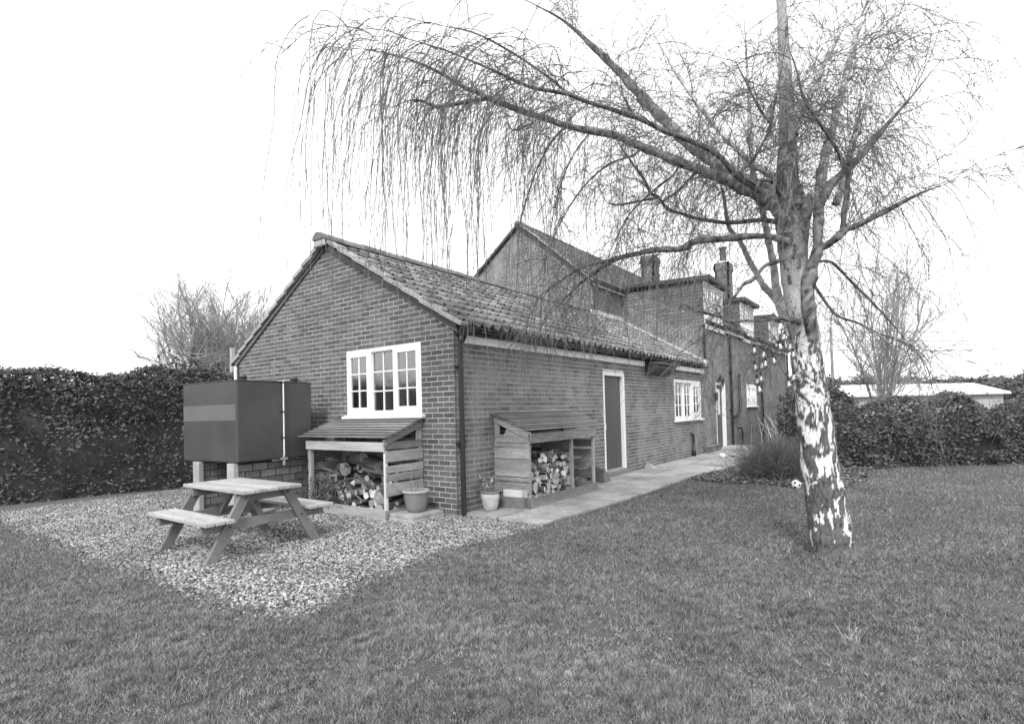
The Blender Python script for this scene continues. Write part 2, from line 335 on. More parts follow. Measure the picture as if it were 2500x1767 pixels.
def pebbles(P, size, flat, name, material, label, cat):
    """a bumpy eight-sided stone at each point"""
    n = len(P); oc = np.array([(1, 0, 0), (0, 1, 0), (-1, 0, 0), (0, -1, 0), (.35, .3, 1), (-.3, -.35, .9), (0, 0, -.5)], float)
    T = np.array([(0, 1, 4), (1, 2, 4), (2, 5, 4), (2, 3, 5), (3, 0, 5), (0, 4, 5)])
    a = rng.uniform(0, 2*math.pi, n); S = size*(.5+rng.random((n, 1))*1.0)*(np.array([1, .75, flat])*(.7+rng.random((n, 3))*.6))
    V = oc[None]*S[:, None]; V = V*(1+rng.normal(size=V.shape)*.12)
    tx = rng.normal(size=n)*.45; V = np.stack([V[..., 0], V[..., 1]-V[..., 2]*tx[:, None], V[..., 2]+V[..., 1]*tx[:, None]], -1)
    c, s_ = np.cos(a)[:, None], np.sin(a)[:, None]
    V = np.stack([V[..., 0]*c-V[..., 1]*s_, V[..., 0]*s_+V[..., 1]*c, V[..., 2]], -1)+P[:, None]
    Fc = (T[None]+np.arange(n)[:, None, None]*7).reshape(-1, 3)
    o = np_mesh(name, V.reshape(-1, 3), Fc, material, kind='stuff'); tag(o, label, cat)
def gravel():
    n = 150000; P = np.stack([rng.uniform(-3.9, .3, n), rng.uniform(-1.8, 7, n), rng.uniform(.002, .014, n)], 1)
    ok, z = seen(P); ok &= inpoly(P[:, :2]+rng.normal(size=(n, 2))*.07, GRAVEL); ok &= rng.random(n) < np.clip(7.5/z, 0, 1)**1.5
    P = P[ok]; print('gravel', len(P))
    pebbles(P, .0128, .6, 'gravel', M_STONE, 'pale loose gravel spread in front of the gable', 'gravel')
gravel()

# path slabs
pth = []
def path():
    mb = MB(); pts = [(x, y) for x, y in PATH]; mb.prism([(x, y, -.05) for x, y in pts], (0, 0, .062)); bed = mb.build('garden_path', M_SLABE, kind='structure')
    k = 0
    edge = lambda x: np.interp(x, [0, .9, 1.7, 3.1, 5.6, 7.5, 8.7, 11, 14], [-1.36, -1.42, -1.48, -1.5, -1.48, -1.70, -1.83, -1.88, -1.68])
    rows = [(0.0, .64, 0.0), (.64, 3.0, .3)]
    for ri, (a, b, off) in enumerate(rows):
        x = 0.05-off
        while x < 13.9:
            wd = random.choice([.6, .62, .9]) if ri != 1 else random.choice([.6, .75, .9]); x0 = max(x, .05); x1 = min(x+wd, 13.9)
            if x1-x0 > .12:
                pts = []
                e0, e1 = edge(x0), edge(x1); lo0 = max(e0, -b); lo1 = max(e1, -b); hi = -a-.008 if a else -.005
                if hi-lo0 > .1 and hi-lo1 > .05:
                    g_ = .016; t = random.uniform(-.004, .004); t2 = random.uniform(-.004, .004)
                    q = [(x0+g_, lo0+g_, .01), (x1-g_, lo1+g_, .01), (x1-g_, hi-g_, .01), (x0+g_, hi-g_, .01)]
                    z = .045
                    m2 = MB(); m2.quadbox(q+[(q[0][0], q[0][1], z+t), (q[1][0], q[1][1], z+t2), (q[2][0], q[2][1], z-t), (q[3][0], q[3][1], z-t2)])
                    m2.build('paving_slab', M_SLAB, bed, bevel=.006, origin=((x0+x1)/2, (lo0+hi)/2, .03)); k += 1
            x += wd
path()

# ------------------------------------------------------------------ the house
HOUSE = thing('brick_house', 'long brick house with a low pantiled wing in front and two storeys with dormers behind', 'house', (0, 0, 0))
BOXF = [(3, 2, 1, 0), (4, 5, 6, 7), (0, 1, 5, 4), (1, 2, 6, 5), (2, 3, 7, 6), (3, 0, 4, 7)]
UNIT = MB().box((-.5, -.5, -.5), (.5, .5, .5))
ALLB = []     # (world corners, wall index)
def wall(pl, c, u0, u1, v0, top, opens, mort, brk, gable=None, thick=.12, phase=0.0, brick=True):
    """backing wall with openings and a list of its bricks; top = flat height, gable = [(u,v)...] outline above it"""
    mb = MB(); us = sorted({u0, u1}|{x for o in opens for x in o[:2]}); vs_ = sorted({v0, top}|{x for o in opens for x in o[2:]})
    for i in range(len(us)-1):
        for j in range(len(vs_)-1):
            cu, cv = (us[i]+us[i+1])/2, (vs_[j]+vs_[j+1])/2
            if any(a < cu < b and e < cv < f for a, b, e, f in opens): continue
            pbox(mb, pl, c, max(us[i], u0+.012), us[i+1], vs_[j], vs_[j+1], -thick, -.006)
    if gable: mb.prism([U2W(pl, c, u, v, -.006) for u, v in gable], (Vector(U2W(pl, c, 0, 0, -thick))-Vector(U2W(pl, c, 0, 0, -.006))))
    wo_ = mb.build('wall', mort, HOUSE)
    if not brick: return wo_
    gt = None
    if gable:
        gu = [g_[0] for g_ in gable]; gv = [g_[1] for g_ in gable]
    k = 0; v = v0
    vmax = max([top]+([max(gv)] if gable else []))
    while v < vmax-.02:
        h0, h1 = v+.005, min(v+.070, vmax)
        if h1 > top-.03 and gable:
            # span of the outline at mid height
            mid = (h0+h1)/2; xs = []
            for i in range(len(gable)):
                (a, b), (c2, d2) = gable[i], gable[(i+1) % len(gable)]
                if (b > mid) != (d2 > mid): xs.append(a+(c2-a)*(mid-b)/(d2-b))
            lo, hi = (min(xs), max(xs)) if len(xs) > 1 else (u0, u1)
        else:
            lo, hi = u0, u1; h1 = min(h1, top)
        if h1-h0 < .015: v += .075; k += 1; continue
        if k % 5 == 4 and brk is not M_BRICK: st = .1125   # odd header course
        else: st = .225
        u = u0-.225+(phase if k % 2 else phase+.1125)
        while u < hi:
            a, b = max(u+.005, lo), min(u+st-.005, hi)
            segs = [(a, b)]
            for oa, ob, ov0, ov1 in opens:
                if h1 > ov0+.01 and h0 < ov1-.01:
                    ns = []
                    for p, q in segs:
                        if q <= oa or p >= ob: ns.append((p, q))
                        else:
                            if p < oa: ns.append((p, oa))
                            if q > ob: ns.append((ob, q))
                    segs = ns
            for p, q in segs:
                if q-p > .02: ALLB.append((pl, c, p, q, h0, h1, wo_, brk))
            u += st
        v += .075; k += 1
    return wo_
# openings
W1 = (.655, 2.405, 1.44, 2.488); D1 = (4.50, 5.51, .12, 2.22); W2 = (8.63, 10.85, 1.10, 2.19); D2 = (12.42, 13.50, .03, 2.21); W3 = (16.43, 18.05, 1.42, 2.24)
APEX = (2.93, 4.35)
wall('x', 0, 0.0, 5.95, -.05, 2.6, [W1], M_MORT, M_BRICK, gable=[(0, 2.6), (5.95, 2.6), APEX])
wall('y', 0, 0.0, 11.5, -.05, 2.62, [D1, W2], M_MORT2, M_BRICK2, phase=.05)
wall('y', 0, 11.5, 24.7, -.05, 3.9, [D2, W3], M_MORT2, M_BRICK2, phase=.02)
wall('x', 11.5, 0.02, 2.75, 2.3, 3.9, [], M_MORT, M_BRICK2, gable=[(.02, 3.9), (2.75, 3.9), (2.75, 5.42), (.02, 4.22)])
wall('y', 2.75, 9.25, 11.5, 4.2, 5.45, [], M_MORT2, M_BRICK2)
wall('x', 9.25, 2.75, 9.4, 3.6, 4.7, [], M_MORT, M_BRICK2, gable=[(2.75, 4.7), (9.4, 4.7), (5.4, 7.62), (2.75, 5.42)])
wall('y', .35, 24.7, 29.0, -.05, 2.75, [], M_MORT2, M_BRICK2)
# hidden sides, plain
mb = MB(); mb.box((0, 5.94, -.05), (9.3, 6.06, 2.6)); mb.box((24.58, .01, -.05), (24.7, 9.4, 5)); mb.box((9.26, 9.3, -.05), (24.7, 9.4, 4.7)); mb.box((9.26, 6.06, -.05), (9.38, 9.3, 3.6)); mb.box((28.9, .36, 0), (29, 6, 2.7))
mb.box((.12, .12, -.03), (24.5, 5.9, .02))
mb.build('inner_wall', M_DARK, HOUSE)
# the bricks: the 300 that show largest are objects, the rest is joined per wall
def brick_px(b):
    pl, c, p, q, h0, h1 = b[:6]; m = np.array(U2W(pl, c, (p+q)/2, (h0+h1)/2, 0)); d = m-CAM; z = d@FW
    nrm = np.array((-1, 0, 0) if pl == 'x' else (0, -1, 0)); cos = abs((d/np.linalg.norm(d))@nrm)
    return (q-p)*(h1-h0)*cos/z**2
ALLB.sort(key=brick_px, reverse=True)
unit_me = {}
for mk in (M_BRICK, M_BRICK2): unit_me[mk.name] = UNIT.mesh('brick', mk)
rest = {}
for i, (pl, c, p, q, h0, h1, wo_, brk) in enumerate(ALLB):
    pr = .004*random.random(); d0, d1 = -.02, -.0045+pr
    a = U2W(pl, c, p, h0, d0); b = U2W(pl, c, q, h1, d1)
    lo = [min(x, y) for x, y in zip(a, b)]; hi = [max(x, y) for x, y in zip(a, b)]
    if i < 300:
        o = bpy.data.objects.new('brick', unit_me[brk.name]); COL.objects.link(o); o.parent = wo_
        o.location = [(x+y)/2 for x, y in zip(lo, hi)]; o.scale = [y-x for x, y in zip(lo, hi)]
    else:
        rest.setdefault((wo_.name, brk.name), []).append(lo+hi)
cube = np.array([(0, 0, 0), (1, 0, 0), (1, 1, 0), (0, 1, 0), (0, 0, 1), (1, 0, 1), (1, 1, 1), (0, 1, 1)], float)
for (wn, bn), L_ in rest.items():
    A = np.array(L_); V = A[:, None, :3]+cube[None]*(A[:, None, 3:]-A[:, None, :3]); Fc = (np.array(BOXF)[None]+np.arange(len(A))[:, None, None]*8).reshape(-1, 4)
    np_mesh('brick', V.reshape(-1, 3), Fc, MATS[bn], bpy.data.objects[wn], kind='stuff')
print('bricks', len(ALLB))

# roofs ---------------------------------------------------------------
def pantile(wd=.235, ln=.37, amp=.038, th=.018, nx=10):
    v = []; f = []
    for j, y in enumerate((0, ln)):
        for i in range(nx+1):
            s = i/nx; z = amp*math.sin(2*math.pi*s+.6)+amp*.35*math.sin(4*math.pi*s)
            v.append((s*wd, y, z+.0)); v.append((s*wd, y, z-th))
    n = (nx+1)*2
    for i in range(nx):
        a = i*2; f.append((a, a+2, n+a+2, n+a)); f.append((a+1, a, a+2, a+3)[::-1] if False else (a, a+1, a+3, a+2)); f.append((a+1, n+a+1, n+a+3, a+3))
    f.append((0, n, n+1, 1)); a = nx*2; f.append((a, a+1, n+a+1, n+a))
    return np.array(v, float), f
TV, TF = pantile()
def tile_mesh(name, material):
    me = bpy.data.meshes.new(name); me.from_pydata([tuple(x) for x in TV], [], TF); me.materials.append(material)
    me.polygons.foreach_set('use_smooth', [i % 3 != 1 for i in range(len(TF)-2)]+[False]*2); me.update(); return me
TME = tile_mesh('roof_tile', M_TILE)
def roof(x0, x1, ye, ze, yr, zr, material, singles, parent, flip=1, gauge=.32, cw=.215, jitter=1.0, skip=None):
    """tiles between an eave line (ye,ze) and a ridge line (yr,zr), running along x"""
    sl = Vector((0, yr-ye, zr-ze)); Ls = sl.length; up = sl.normalized(); al = Vector((1, 0, 0)); nr = al.cross(up)
    if nr.z < 0: nr = -nr
    nrow = int(math.ceil(Ls/gauge)); ncol = int(round((x1-x0)/cw)); cw = (x1-x0)/ncol; out = []
    for r in range(nrow):
        for cc in range(ncol):
            s = min(r*gauge, Ls-.35)+random.uniform(-.012, .012)*jitter; o = Vector((x0+cc*cw, ye, ze))+up*s+nr*(.042+random.uniform(-.005, .006)*jitter)
            if skip and skip(o): continue
            t = -.13+random.uniform(-.012, .012)*jitter; rz = random.uniform(-.02, .02)*jitter     # lower end sits proud of the course below
            u2 = (up*math.cos(t)+nr*math.sin(t)+al*rz).normalized(); a2 = (al-up*rz).normalized(); n2 = a2.cross(u2).normalized()
            if n2.z < 0: n2 = -n2
            out.append((o, a2, u2, n2))
    return out
def lay(tiles, material, parent, nsing):
    key = lambda t: (np.array(t[0])-CAM)@FW
    tiles = sorted(tiles, key=key)
    for o_, a, u, n in tiles[:nsing]:
        ob = bpy.data.objects.new('roof_tile', TME); COL.objects.link(ob); ob.parent = parent
        ob.matrix_local = Matrix(((a.x, u.x, n.x, o_.x), (a.y, u.y, n.y, o_.y), (a.z, u.z, n.z, o_.z), (0, 0, 0, 1)))
    R_ = tiles[nsing:]
    if not R_: return
    Mx = np.array([[list(a), list(u), list(n)] for _, a, u, n in R_]); O = np.array([list(o_) for o_, *_ in R_])
    V = np.einsum('vk,nkc->nvc', TV, Mx)+O[:, None]
    Fq = np.array(TF); Fc = (Fq[None]+np.arange(len(R_))[:, None, None]*len(TV)).reshape(-1, 4)
    o = np_mesh('roof_tile', V.reshape(-1, 3), Fc, material, parent, kind='stuff', smooth=False)
# wing roof
EY, EZ = -.17, 2.665; RY, RZ = 2.93, 4.425
mb = MB(); mb.quadbox([(-.06, -.1, 2.60), (10.9, -.1, 2.60), (11.45, 2.93, 4.34), (-.06, 2.93, 4.34), (-.06, -.1, 2.68), (10.9, -.1, 2.68), (11.45, 2.93, 4.41), (-.06, 2.93, 4.41)])
mb.quadbox([(-.06, 2.93, 4.34), (11.45, 2.93, 4.34), (11.45, 6.15, 2.52), (-.06, 6.15, 2.52), (-.06, 2.93, 4.41), (11.45, 2.93, 4.41), (11.45, 6.15, 2.60), (-.06, 6.15, 2.60)])
wing_roof = mb.build('roof', M_DARK, HOUSE)
lay(roof(-.04, 11.5, EY, EZ, RY, RZ, M_TILE, 300, wing_roof, skip=lambda o: o.y < .0 and o.x > 10.85), M_TILE, wing_roof, 300)
lay(roof(-.04, 9.2, 6.12, 2.60, RY, RZ, M_TILE, 0, wing_roof), M_TILE, wing_roof, 0)
# half-round ridge
def ridge(x0, x1, y, z, r, ln, material, parent):
    x = x0
    while x < x1-.05:
        xe = min(x+ln, x1); mb = MB(); dz = random.uniform(-.006, .006); n = 10
        ring = []
        for xx, rr in ((x-.012, r*1.04), (xe, r)):
            ring.append([(xx, y+rr*math.cos(math.pi*k/n)*1.0, z+dz+rr*.85*math.sin(math.pi*k/n)) for k in range(n+1)])
        b = 0; mb.v = ring[0]+ring[1]+[(p[0], y+(p[1]-y)*.86, z+dz+(p[2]-z-dz)*.86-.005) for p in ring[0]+ring[1]]
        m_ = n+1
        for k in range(n):
            mb.f += [(k, k+1, m_+k+1, m_+k), (2*m_+k, 3*m_+k, 3*m_+k+1, 2*m_+k+1), (k, 2*m_+k, 2*m_+k+1, k+1), (m_+k, m_+k+1, 3*m_+k+1, 3*m_+k)]; mb.m += [0]*4
        if x == x0: mb.f.append(tuple(2*m_+k for k in range(m_))); mb.m.append(0)
        mb.f += [(0, m_, 3*m_, 2*m_), (n, 2*m_+n, 3*m_+n, m_+n)]; mb.m += [0, 0]
        mb.build('ridge_tile', material, parent, smooth=False); x = xe
ridge(-.16, 11.4, RY, RZ+.02, .14, .46, M_RIDGE, wing_roof)
# verges of the gable: a pale strip in lengths
def verge(x, pts, wd, th, ln, material, parent, jag=0.0):
    (y0, z0), (y1, z1) = pts; L_ = math.hypot(y1-y0, z1-z0); n = int(round(L_/ln)); uy, uz = (y1-y0)/L_, (z1-z0)/L_
    ny, nz = (-uz, uy) if uy > 0 else (uz, -uy)
    for i in range(n):
        a, b = L_*i/n, L_*(i+1)/n+.015; e = random.uniform(-.006, .006)*(1+jag); h0 = .018+jag*.02
        P = lambda s, h: (y0+uy*s+ny*h, z0+uz*s+nz*h)
        q = [P(a, -th*.5+h0+e), P(b, -th*.5+e), P(b, th*.5+e), P(a, th*.5+h0+e)]
        mb = MB(); c = [(x-.075+e*.5, *q[0]), (x+wd-.075, *q[0]), (x+wd-.075, *q[1]), (x-.075+e*.5, *q[1]), (x-.075+e*.5, *q[3]), (x+wd-.075, *q[3]), (x+wd-.075, *q[2]), (x-.075+e*.5, *q[2])]
        mb.quadbox(c); mb.build('verge_tile', material, parent, bevel=.008)
verge(0, [(-.19, 2.64), (2.88, 4.44)], .16, .06, .46, M_VERGE, wing_roof)
verge(0, [(6.12, 2.55), (2.98, 4.42)], .19, .075, .32, M_VERGE, wing_roof, jag=1.0)
mb = MB()   # strip under the verge, soffit shadow put into its dark grey
for (y0, z0), (y1, z1) in (((-.1, 2.585), (2.93, 4.345)), ((6.05, 2.52), (2.93, 4.345))):
    mb.quadbox([(-.03, y0, z0-.03), (0, y0, z0-.03), (0, y1, z1-.03), (-.03, y1, z1-.03), (-.045, y0, z0+.035), (0, y0, z0+.035), (0, y1, z1+.035), (-.045, y1, z1+.035)])
mb.build('verge_shadow', mat('verge_shadow', .17, .9, n_scale=6, n_amp=.4), wing_roof)
# cement lump closing the end of the ridge
mb = MB(); pr = [(RY-.17, RZ-.10), (RY+.17, RZ-.10)]+[(RY+.14*math.cos(a), RZ+.015+.115*math.sin(a)) for a in np.linspace(0, math.pi, 12)]
mb.prism([(-.15, y, z) for y, z in pr], (.06, 0, 0)); mb.build('ridge_end', M_VERGE, wing_roof, bevel=.025)
# flashing where the wing roof meets the taller house
mb = MB()
def strip(pts, wd, th):
    for (p, q) in zip(pts[:-1], pts[1:]):
        mb.beam(p, q, wd, th)
P_ = []
for i in range(15):
    y = 2.72-i*.2; z = RZ+(y-RY)*(RZ-EZ)/(RY-EY)+.06; P_.append((11.47+random.uniform(-.012, .012), y, z+random.uniform(-.012, .012)))
for p, q in zip(P_[:-1], P_[1:]): mb.beam(p, q, .09, .075)
P_ = [(9.2+i*.25, 2.71+random.uniform(-.01, .01), 4.44+random.uniform(-.012, .012)) for i in range(10)]
for p, q in zip(P_[:-1], P_[1:]): mb.beam(p, q, .08, .13)
mb.box((10.98, -.14, 2.66), (11.12, -.004, 2.86))
mb.build('flashing', M_FLASH, wing_roof)
# main roof
mb = MB()
def slab(x0, x1, ya, za, yb, zb, th=.07):
    mb.quadbox([(x0, ya, za-th), (x1, ya, za-th), (x1, yb, zb-th), (x0, yb, zb-th), (x0, ya, za), (x1, ya, za), (x1, yb, zb), (x0, yb, zb)])
HR = (5.4, 7.72)
slab(9.15, 24.8, 2.60, 5.36, *HR); slab(9.15, 24.8, *HR, 9.6, 4.58); slab(11.62, 24.8, -.15, 4.10, 2.75, 5.46)
main_roof = mb.build('roof', M_DARK, HOUSE)
lay(roof(9.18, 24.8, 2.55, 5.38, HR[0], HR[1]+.02, M_TILE2, 0, main_roof), M_TILE2, main_roof, 0)
lay(roof(9.18, 24.8, 9.6, 4.62, HR[0], HR[1]+.02, M_TILE2, 0, main_roof, gauge=.5, cw=.5), M_TILE2, main_roof, 0)
DORM = [(11.52, 13.55), (15.95, 18.0), (21.0, 23.1)]
lay(roof(11.62, 24.8, -.2, 4.10, 2.75, 5.48, M_TILE2, 0, main_roof, skip=lambda o: any(a-.15 < o.x < b and o.y < 3 for a, b in DORM)), M_TILE2, main_roof, 0)
ridge(9.15, 24.8, HR[0], HR[1]+.01, .12, .45, M_RIDGE, main_roof)
verge(9.25, [(2.60, 5.37), (5.36, 7.74)], .16, .05, .5, M_VERGE, main_roof)
verge(9.25, [(9.5, 4.62), (5.44, 7.74)], .16, .06, .5, M_TILE2, main_roof)
mb = MB(); mb.box((9.2, 2.60, 5.24), (11.5, 2.64, 5.40)); mb.build('fascia_board', M_WHITE2, HOUSE, bevel=.003)
mb = MB(); mb.tube([(9.1, 2.52, 5.38), (11.45, 2.52, 5.38)], [.055]*2, 8); mb.tube([(9.28, 2.62, 5.36), (9.28, 2.64, 4.5)], [.035]*2, 8); mb.build('gutter', M_BLACK, HOUSE)
# lower lean-to beyond the house
mb = MB(); slab(24.7, 29.2, .15, 2.85, 3.2, 4.3); lr = mb.build('roof', M_TILE2, HOUSE)
mb = MB(); mb.box((24.72, .18, 2.66), (29.1, .22, 2.90)); mb.build('fascia_board', M_WHITE2, HOUSE)
# eaves of the main house between the dormers
for a, b in ((13.55, 15.95), (18.0, 21.0), (23.1, 24.75)):
    mb = MB(); mb.box((a, -.10, 3.92), (b, -.06, 4.10)); mb.build('fascia_board', M_WHITE2, HOUSE)
    mb = MB(); mb.tube([(a, -.17, 4.12), (b, -.17, 4.12)], [.055]*2, 8); mb.build('gutter', M_BLACK, HOUSE)

# wing eaves
mb = MB(); mb.box((.12, -.035, 2.43), (6.62, -.005, 2.545)); mb.build('fascia_board', M_WHITE, HOUSE, bevel=.003)
mb = MB(); mb.box((8.05, -.10, 2.44), (10.88, -.005, 2.56)); mb.build('fascia_board', M_WHITE, HOUSE, bevel=.003)
mb = MB(); mb.box((10.62, -.115, 2.42), (10.9, -.105, 2.57)); mb.build('fascia_end', M_WHITE, HOUSE)
mb = MB(); mb.box((6.66, -.36, 2.47), (8.04, -.008, 2.53)); mb.prism([(6.68, -.30, 2.47), (6.68, -.30, 2.38), (6.68, -.16, 2.26), (6.68, -.008, 2.22), (6.68, -.008, 2.47)], (1.30, 0, 0)); mb.build('eaves_box', M_LEAD, HOUSE, bevel=.006)
# half round gutter
def gutter(x0, x1, y, z, r, parent):
    mb = MB(); n = 8; th = .004; pr = [(r*math.cos(math.pi+math.pi*k/n), r*math.sin(math.pi+math.pi*k/n)) for k in range(n+1)]
    pr += [(a*.9, b*.9) for a, b in reversed(pr)]
    nx = 24; b0 = 0
    for i in range(nx+1):
        xx = x0+(x1-x0)*i/nx; sag = .008*math.sin(i*.7)
        mb.v += [(xx, y+a, z+b+sag) for a, b in pr]
    m_ = len(pr)
    for i in range(nx):
        for k in range(m_): mb.f.append((i*m_+k, i*m_+(k+1) % m_, (i+1)*m_+(k+1) % m_, (i+1)*m_+k)); mb.m.append(0)
    mb.f += [tuple(range(m_)), tuple(nx*m_+k for k in range(m_))]; mb.m += [0, 0]
    return mb.build('gutter', M_BLACK, parent)
gt = gutter(-.06, 10.98, -.17, 2.635, .062, HOUSE)
for i in range(11):
    mb = MB(); mb.box((.35+i*.98, -.235, 2.57), (.38+i*.98, -.0, 2.60)); mb.build('gutter_bracket', M_BLACK, gt)
def downpipe(x, y, z0, z1, r=.036, name='downpipe', collars=(.95,), shoe=False, topy=None):
    pts = [(x, y, z0), (x, y, z1)]; rr = [r, r]
    if topy is not None: pts += [(x, (y+topy)/2, z1+.06), (x, topy, z1+.14)]; rr += [r, r]
    mb = MB(); mb.tube(pts, rr, 12)
    dp = mb.build(name, M_BLACK, HOUSE, smooth=False)
    for c in collars:
        mb = MB(); mb.tube([(x, y, c-.05), (x, y, c+.05)], [r*1.2]*2, 12); mb.box((x-r*1.6, y, c-.015), (x+r*1.6, 0.004, c+.015)); mb.build('pipe_clip', M_BLACK, dp)
    return dp
dp = downpipe(.055, -.075, .02, 2.40, collars=(1.02, 2.1), topy=-.17)
mb = MB(); mb.tube([(.02, -.17, 2.50), (.02, -.17, 2.62)], [.05, .07], 12); mb.build('gutter_outlet', M_BLACK, gt)
downpipe(11.25, -.05, 2.68, 3.95, collars=(3.4,)); downpipe(14.05, -.07, .0, 4.05, r=.042, collars=(1.3, 2.6)); downpipe(18.75, -.07, .0, 4.05, r=.045, collars=(1.6, 3.0)); downpipe(24.6, -.07, .0, 4.05, r=.05, collars=(1.6, 3.0))
# waste pipe with bends beside the entrance, vent stub, grab rail
mb = MB(); mb.tube([(15.45, .0, 2.56), (15.3, -.08, 2.57), (15.1, -.09, 2.52), (15.05, -.09, 2.4), (15.05, -.09, 1.33), (14.95, -.09, 1.2), (14.6, -.09, 1.10), (14.3, -.09, 1.05)], [.045]*8, 10); mb.build('waste_pipe', M_BLACK, HOUSE, smooth=True)
mb = MB(); mb.tube([(9.9, -.06, .0), (9.9, -.06, .22), (9.9, -.06, .24), (9.9, -.06, .62), (9.87, -.04, .67), (9.84, .0, .68)], [.06, .06, .04, .04, .04, .04], 10); mb.build('waste_pipe', M_BLACK, HOUSE, smooth=True)
mb = MB(); mb.tube([(14.9, -.02, .62), (15.0, -.12, .66), (15.05, -.14, .5), (15.05, -.14, .1), (15.0, -.1, .04)], [.03]*5, 8); mb.build('boot_rail', M_BLACK, HOUSE, smooth=True)

# windows ---------------------------------------------------------------
def window(pl, c, o, lights, cols, rows, sash_w=.055, fr=.05, rec=.035, sill=True, bar=.020, curtain=False, parent=HOUSE, name='window', top_extra=0):
    u0, u1, v0, v1 = o; mb = MB()
    W = lambda m, a, b, e, f, d0, d1: pbox(m, pl, c, a, b, e, f, d0, d1)
    d0, d1 = -rec-.06, -rec+.038
    W(mb, u0, u1, v1-fr, v1, d0, d1); W(mb, u0, u1, v0, v0+fr, d0, d1); W(mb, u0, u0+fr, v0+fr, v1-fr, d0, d1); W(mb, u1-fr, u1, v0+fr, v1-fr, d0, d1)
    tot = sum(l[0] for l in lights); iu = u0+fr; aw = u1-u0-2*fr; mull = .045; spans = []
    for i, (wf, s) in enumerate(lights):
        a = iu; b = iu+aw*wf/tot; iu = b; aa, bb = a+(mull/2 if i else 0), b-(mull/2 if i < len(lights)-1 else 0)
        if i < len(lights)-1: W(mb, b-mull/2, b+mull/2, v0+fr, v1-fr, d0, d1)
        spans.append((aa, bb, s))
    win = mb.build(name, M_WHITE, parent, bevel=.003)
    for aa, bb, s in spans:
        sw = sash_w if s else .012; ds = -rec+.042 if s else -rec+.012; g = .003
        a, b, e, f = aa+g, bb-g, v0+fr+g, v1-fr-g
        m2 = MB(); W(m2, a, b, f-sw, f, d0+.01, ds); W(m2, a, b, e, e+sw*1.25, d0+.01, ds); W(m2, a, a+sw, e+sw*1.25, f-sw, d0+.01, ds); W(m2, b-sw, b, e+sw*1.25, f-sw, d0+.01, ds)
        ga, gb, ge, gf = a+sw, b-sw, e+sw*1.25, f-sw
        for i in range(1, cols): x = ga+(gb-ga)*i/cols; W(m2, x-bar/2, x+bar/2, ge, gf, ds-.030, ds-.008)
        for j in range(1, rows): z = ge+(gf-ge)*j/rows; W(m2, ga, gb, z-bar/2, z+bar/2, ds-.031, ds-.0095)
        m2.build('sash', M_WHITE, win, bevel=.002)
        for i in range(cols):
            for j in range(rows):
                x0, x1 = ga+(gb-ga)*i/cols, ga+(gb-ga)*(i+1)/cols; z0, z1 = ge+(gf-ge)*j/rows, ge+(gf-ge)*(j+1)/rows
                m3 = MB(); W(m3, x0+bar*.3, x1-bar*.3, z0+bar*.3, z1-bar*.3, ds-.027, ds-.022); m3.build('pane', M_GLASS, win)
    if sill:
        m4 = MB(); pts = [U2W(pl, c, u0-.07, v0-.055, -.05), U2W(pl, c, u0-.07, v0-.055, .07), U2W(pl, c, u0-.07, v0-.018, .075), U2W(pl, c, u0-.07, v0+.004, -.05)]
        q = Vector(U2W(pl, c, u1+.07, 0, 0))-Vector(U2W(pl, c, u0-.07, 0, 0)); m4.prism(pts, q); m4.build('sill', M_WHITE, win, bevel=.004)
    # dark room behind
    m5 = MB(); D = .9
    W(m5, u0-.05, u1+.05, v0-.3, v1+.1, -rec-D-.02, -rec-D); W(m5, u0-.07, u0-.05, v0-.3, v1+.1, -rec-D, -.13); W(m5, u1+.05, u1+.07, v0-.3, v1+.1, -rec-D, -.13)
    W(m5, u0-.05, u1+.05, v1+.1, v1+.12, -rec-D, -.13); W(m5, u0-.05, u1+.05, v0-.32, v0-.3, -rec-D, -.13); m5.build('room', M_DARK, win)
    if curtain:
        for (ca, cb) in ((u0+.04, u0+.04+(u1-u0)*.14), (u1-.04-(u1-u0)*.16, u1-.04)):
            m6 = MB(); n = 14
            for k in range(n+1):
                u = ca+(cb-ca)*k/n; d = -rec-.16+.02*math.sin(k*1.9)
                m6.v += [U2W(pl, c, u, v0+.02, d), U2W(pl, c, u, v1-.02, d)]
            for k in range(n): m6.f.append((2*k, 2*k+2, 2*k+3, 2*k+1)); m6.m.append(0)
            m6.build('curtain', M_CURT, win)
    return win
win1 = window('x', 0, W1, [(.98, True), (1.02, False), (.98, True)], 2, 3, sash_w=.055, fr=.05, curtain=False, bar=.02)
window('y', 0, W2, [(1, False), (1, False), (1.05, True)], 2, 3, sash_w=.09, fr=.075, curtain=True, bar=.026)
window('y', 0, W3, [(1, True), (1, True)], 2, 2, sash_w=.07, fr=.08, bar=.03)
# egg-shaped ornament hanging in the near window
mb = MB(); mb.lathe([(0, 0), (.018, .004), (.028, .022), (.026, .045), (.014, .064), (0, .07)], 12, (.05, 1.079, 1.521)); mb.tube([(.05, 1.079, 1.591), (.05, 1.079, 1.641)], [.002]*2, 4)
tag(mb.build('window_ornament', M_WHITE, smooth=True), 'white egg-shaped ornament hanging behind a low pane of the gable window', 'ornament')
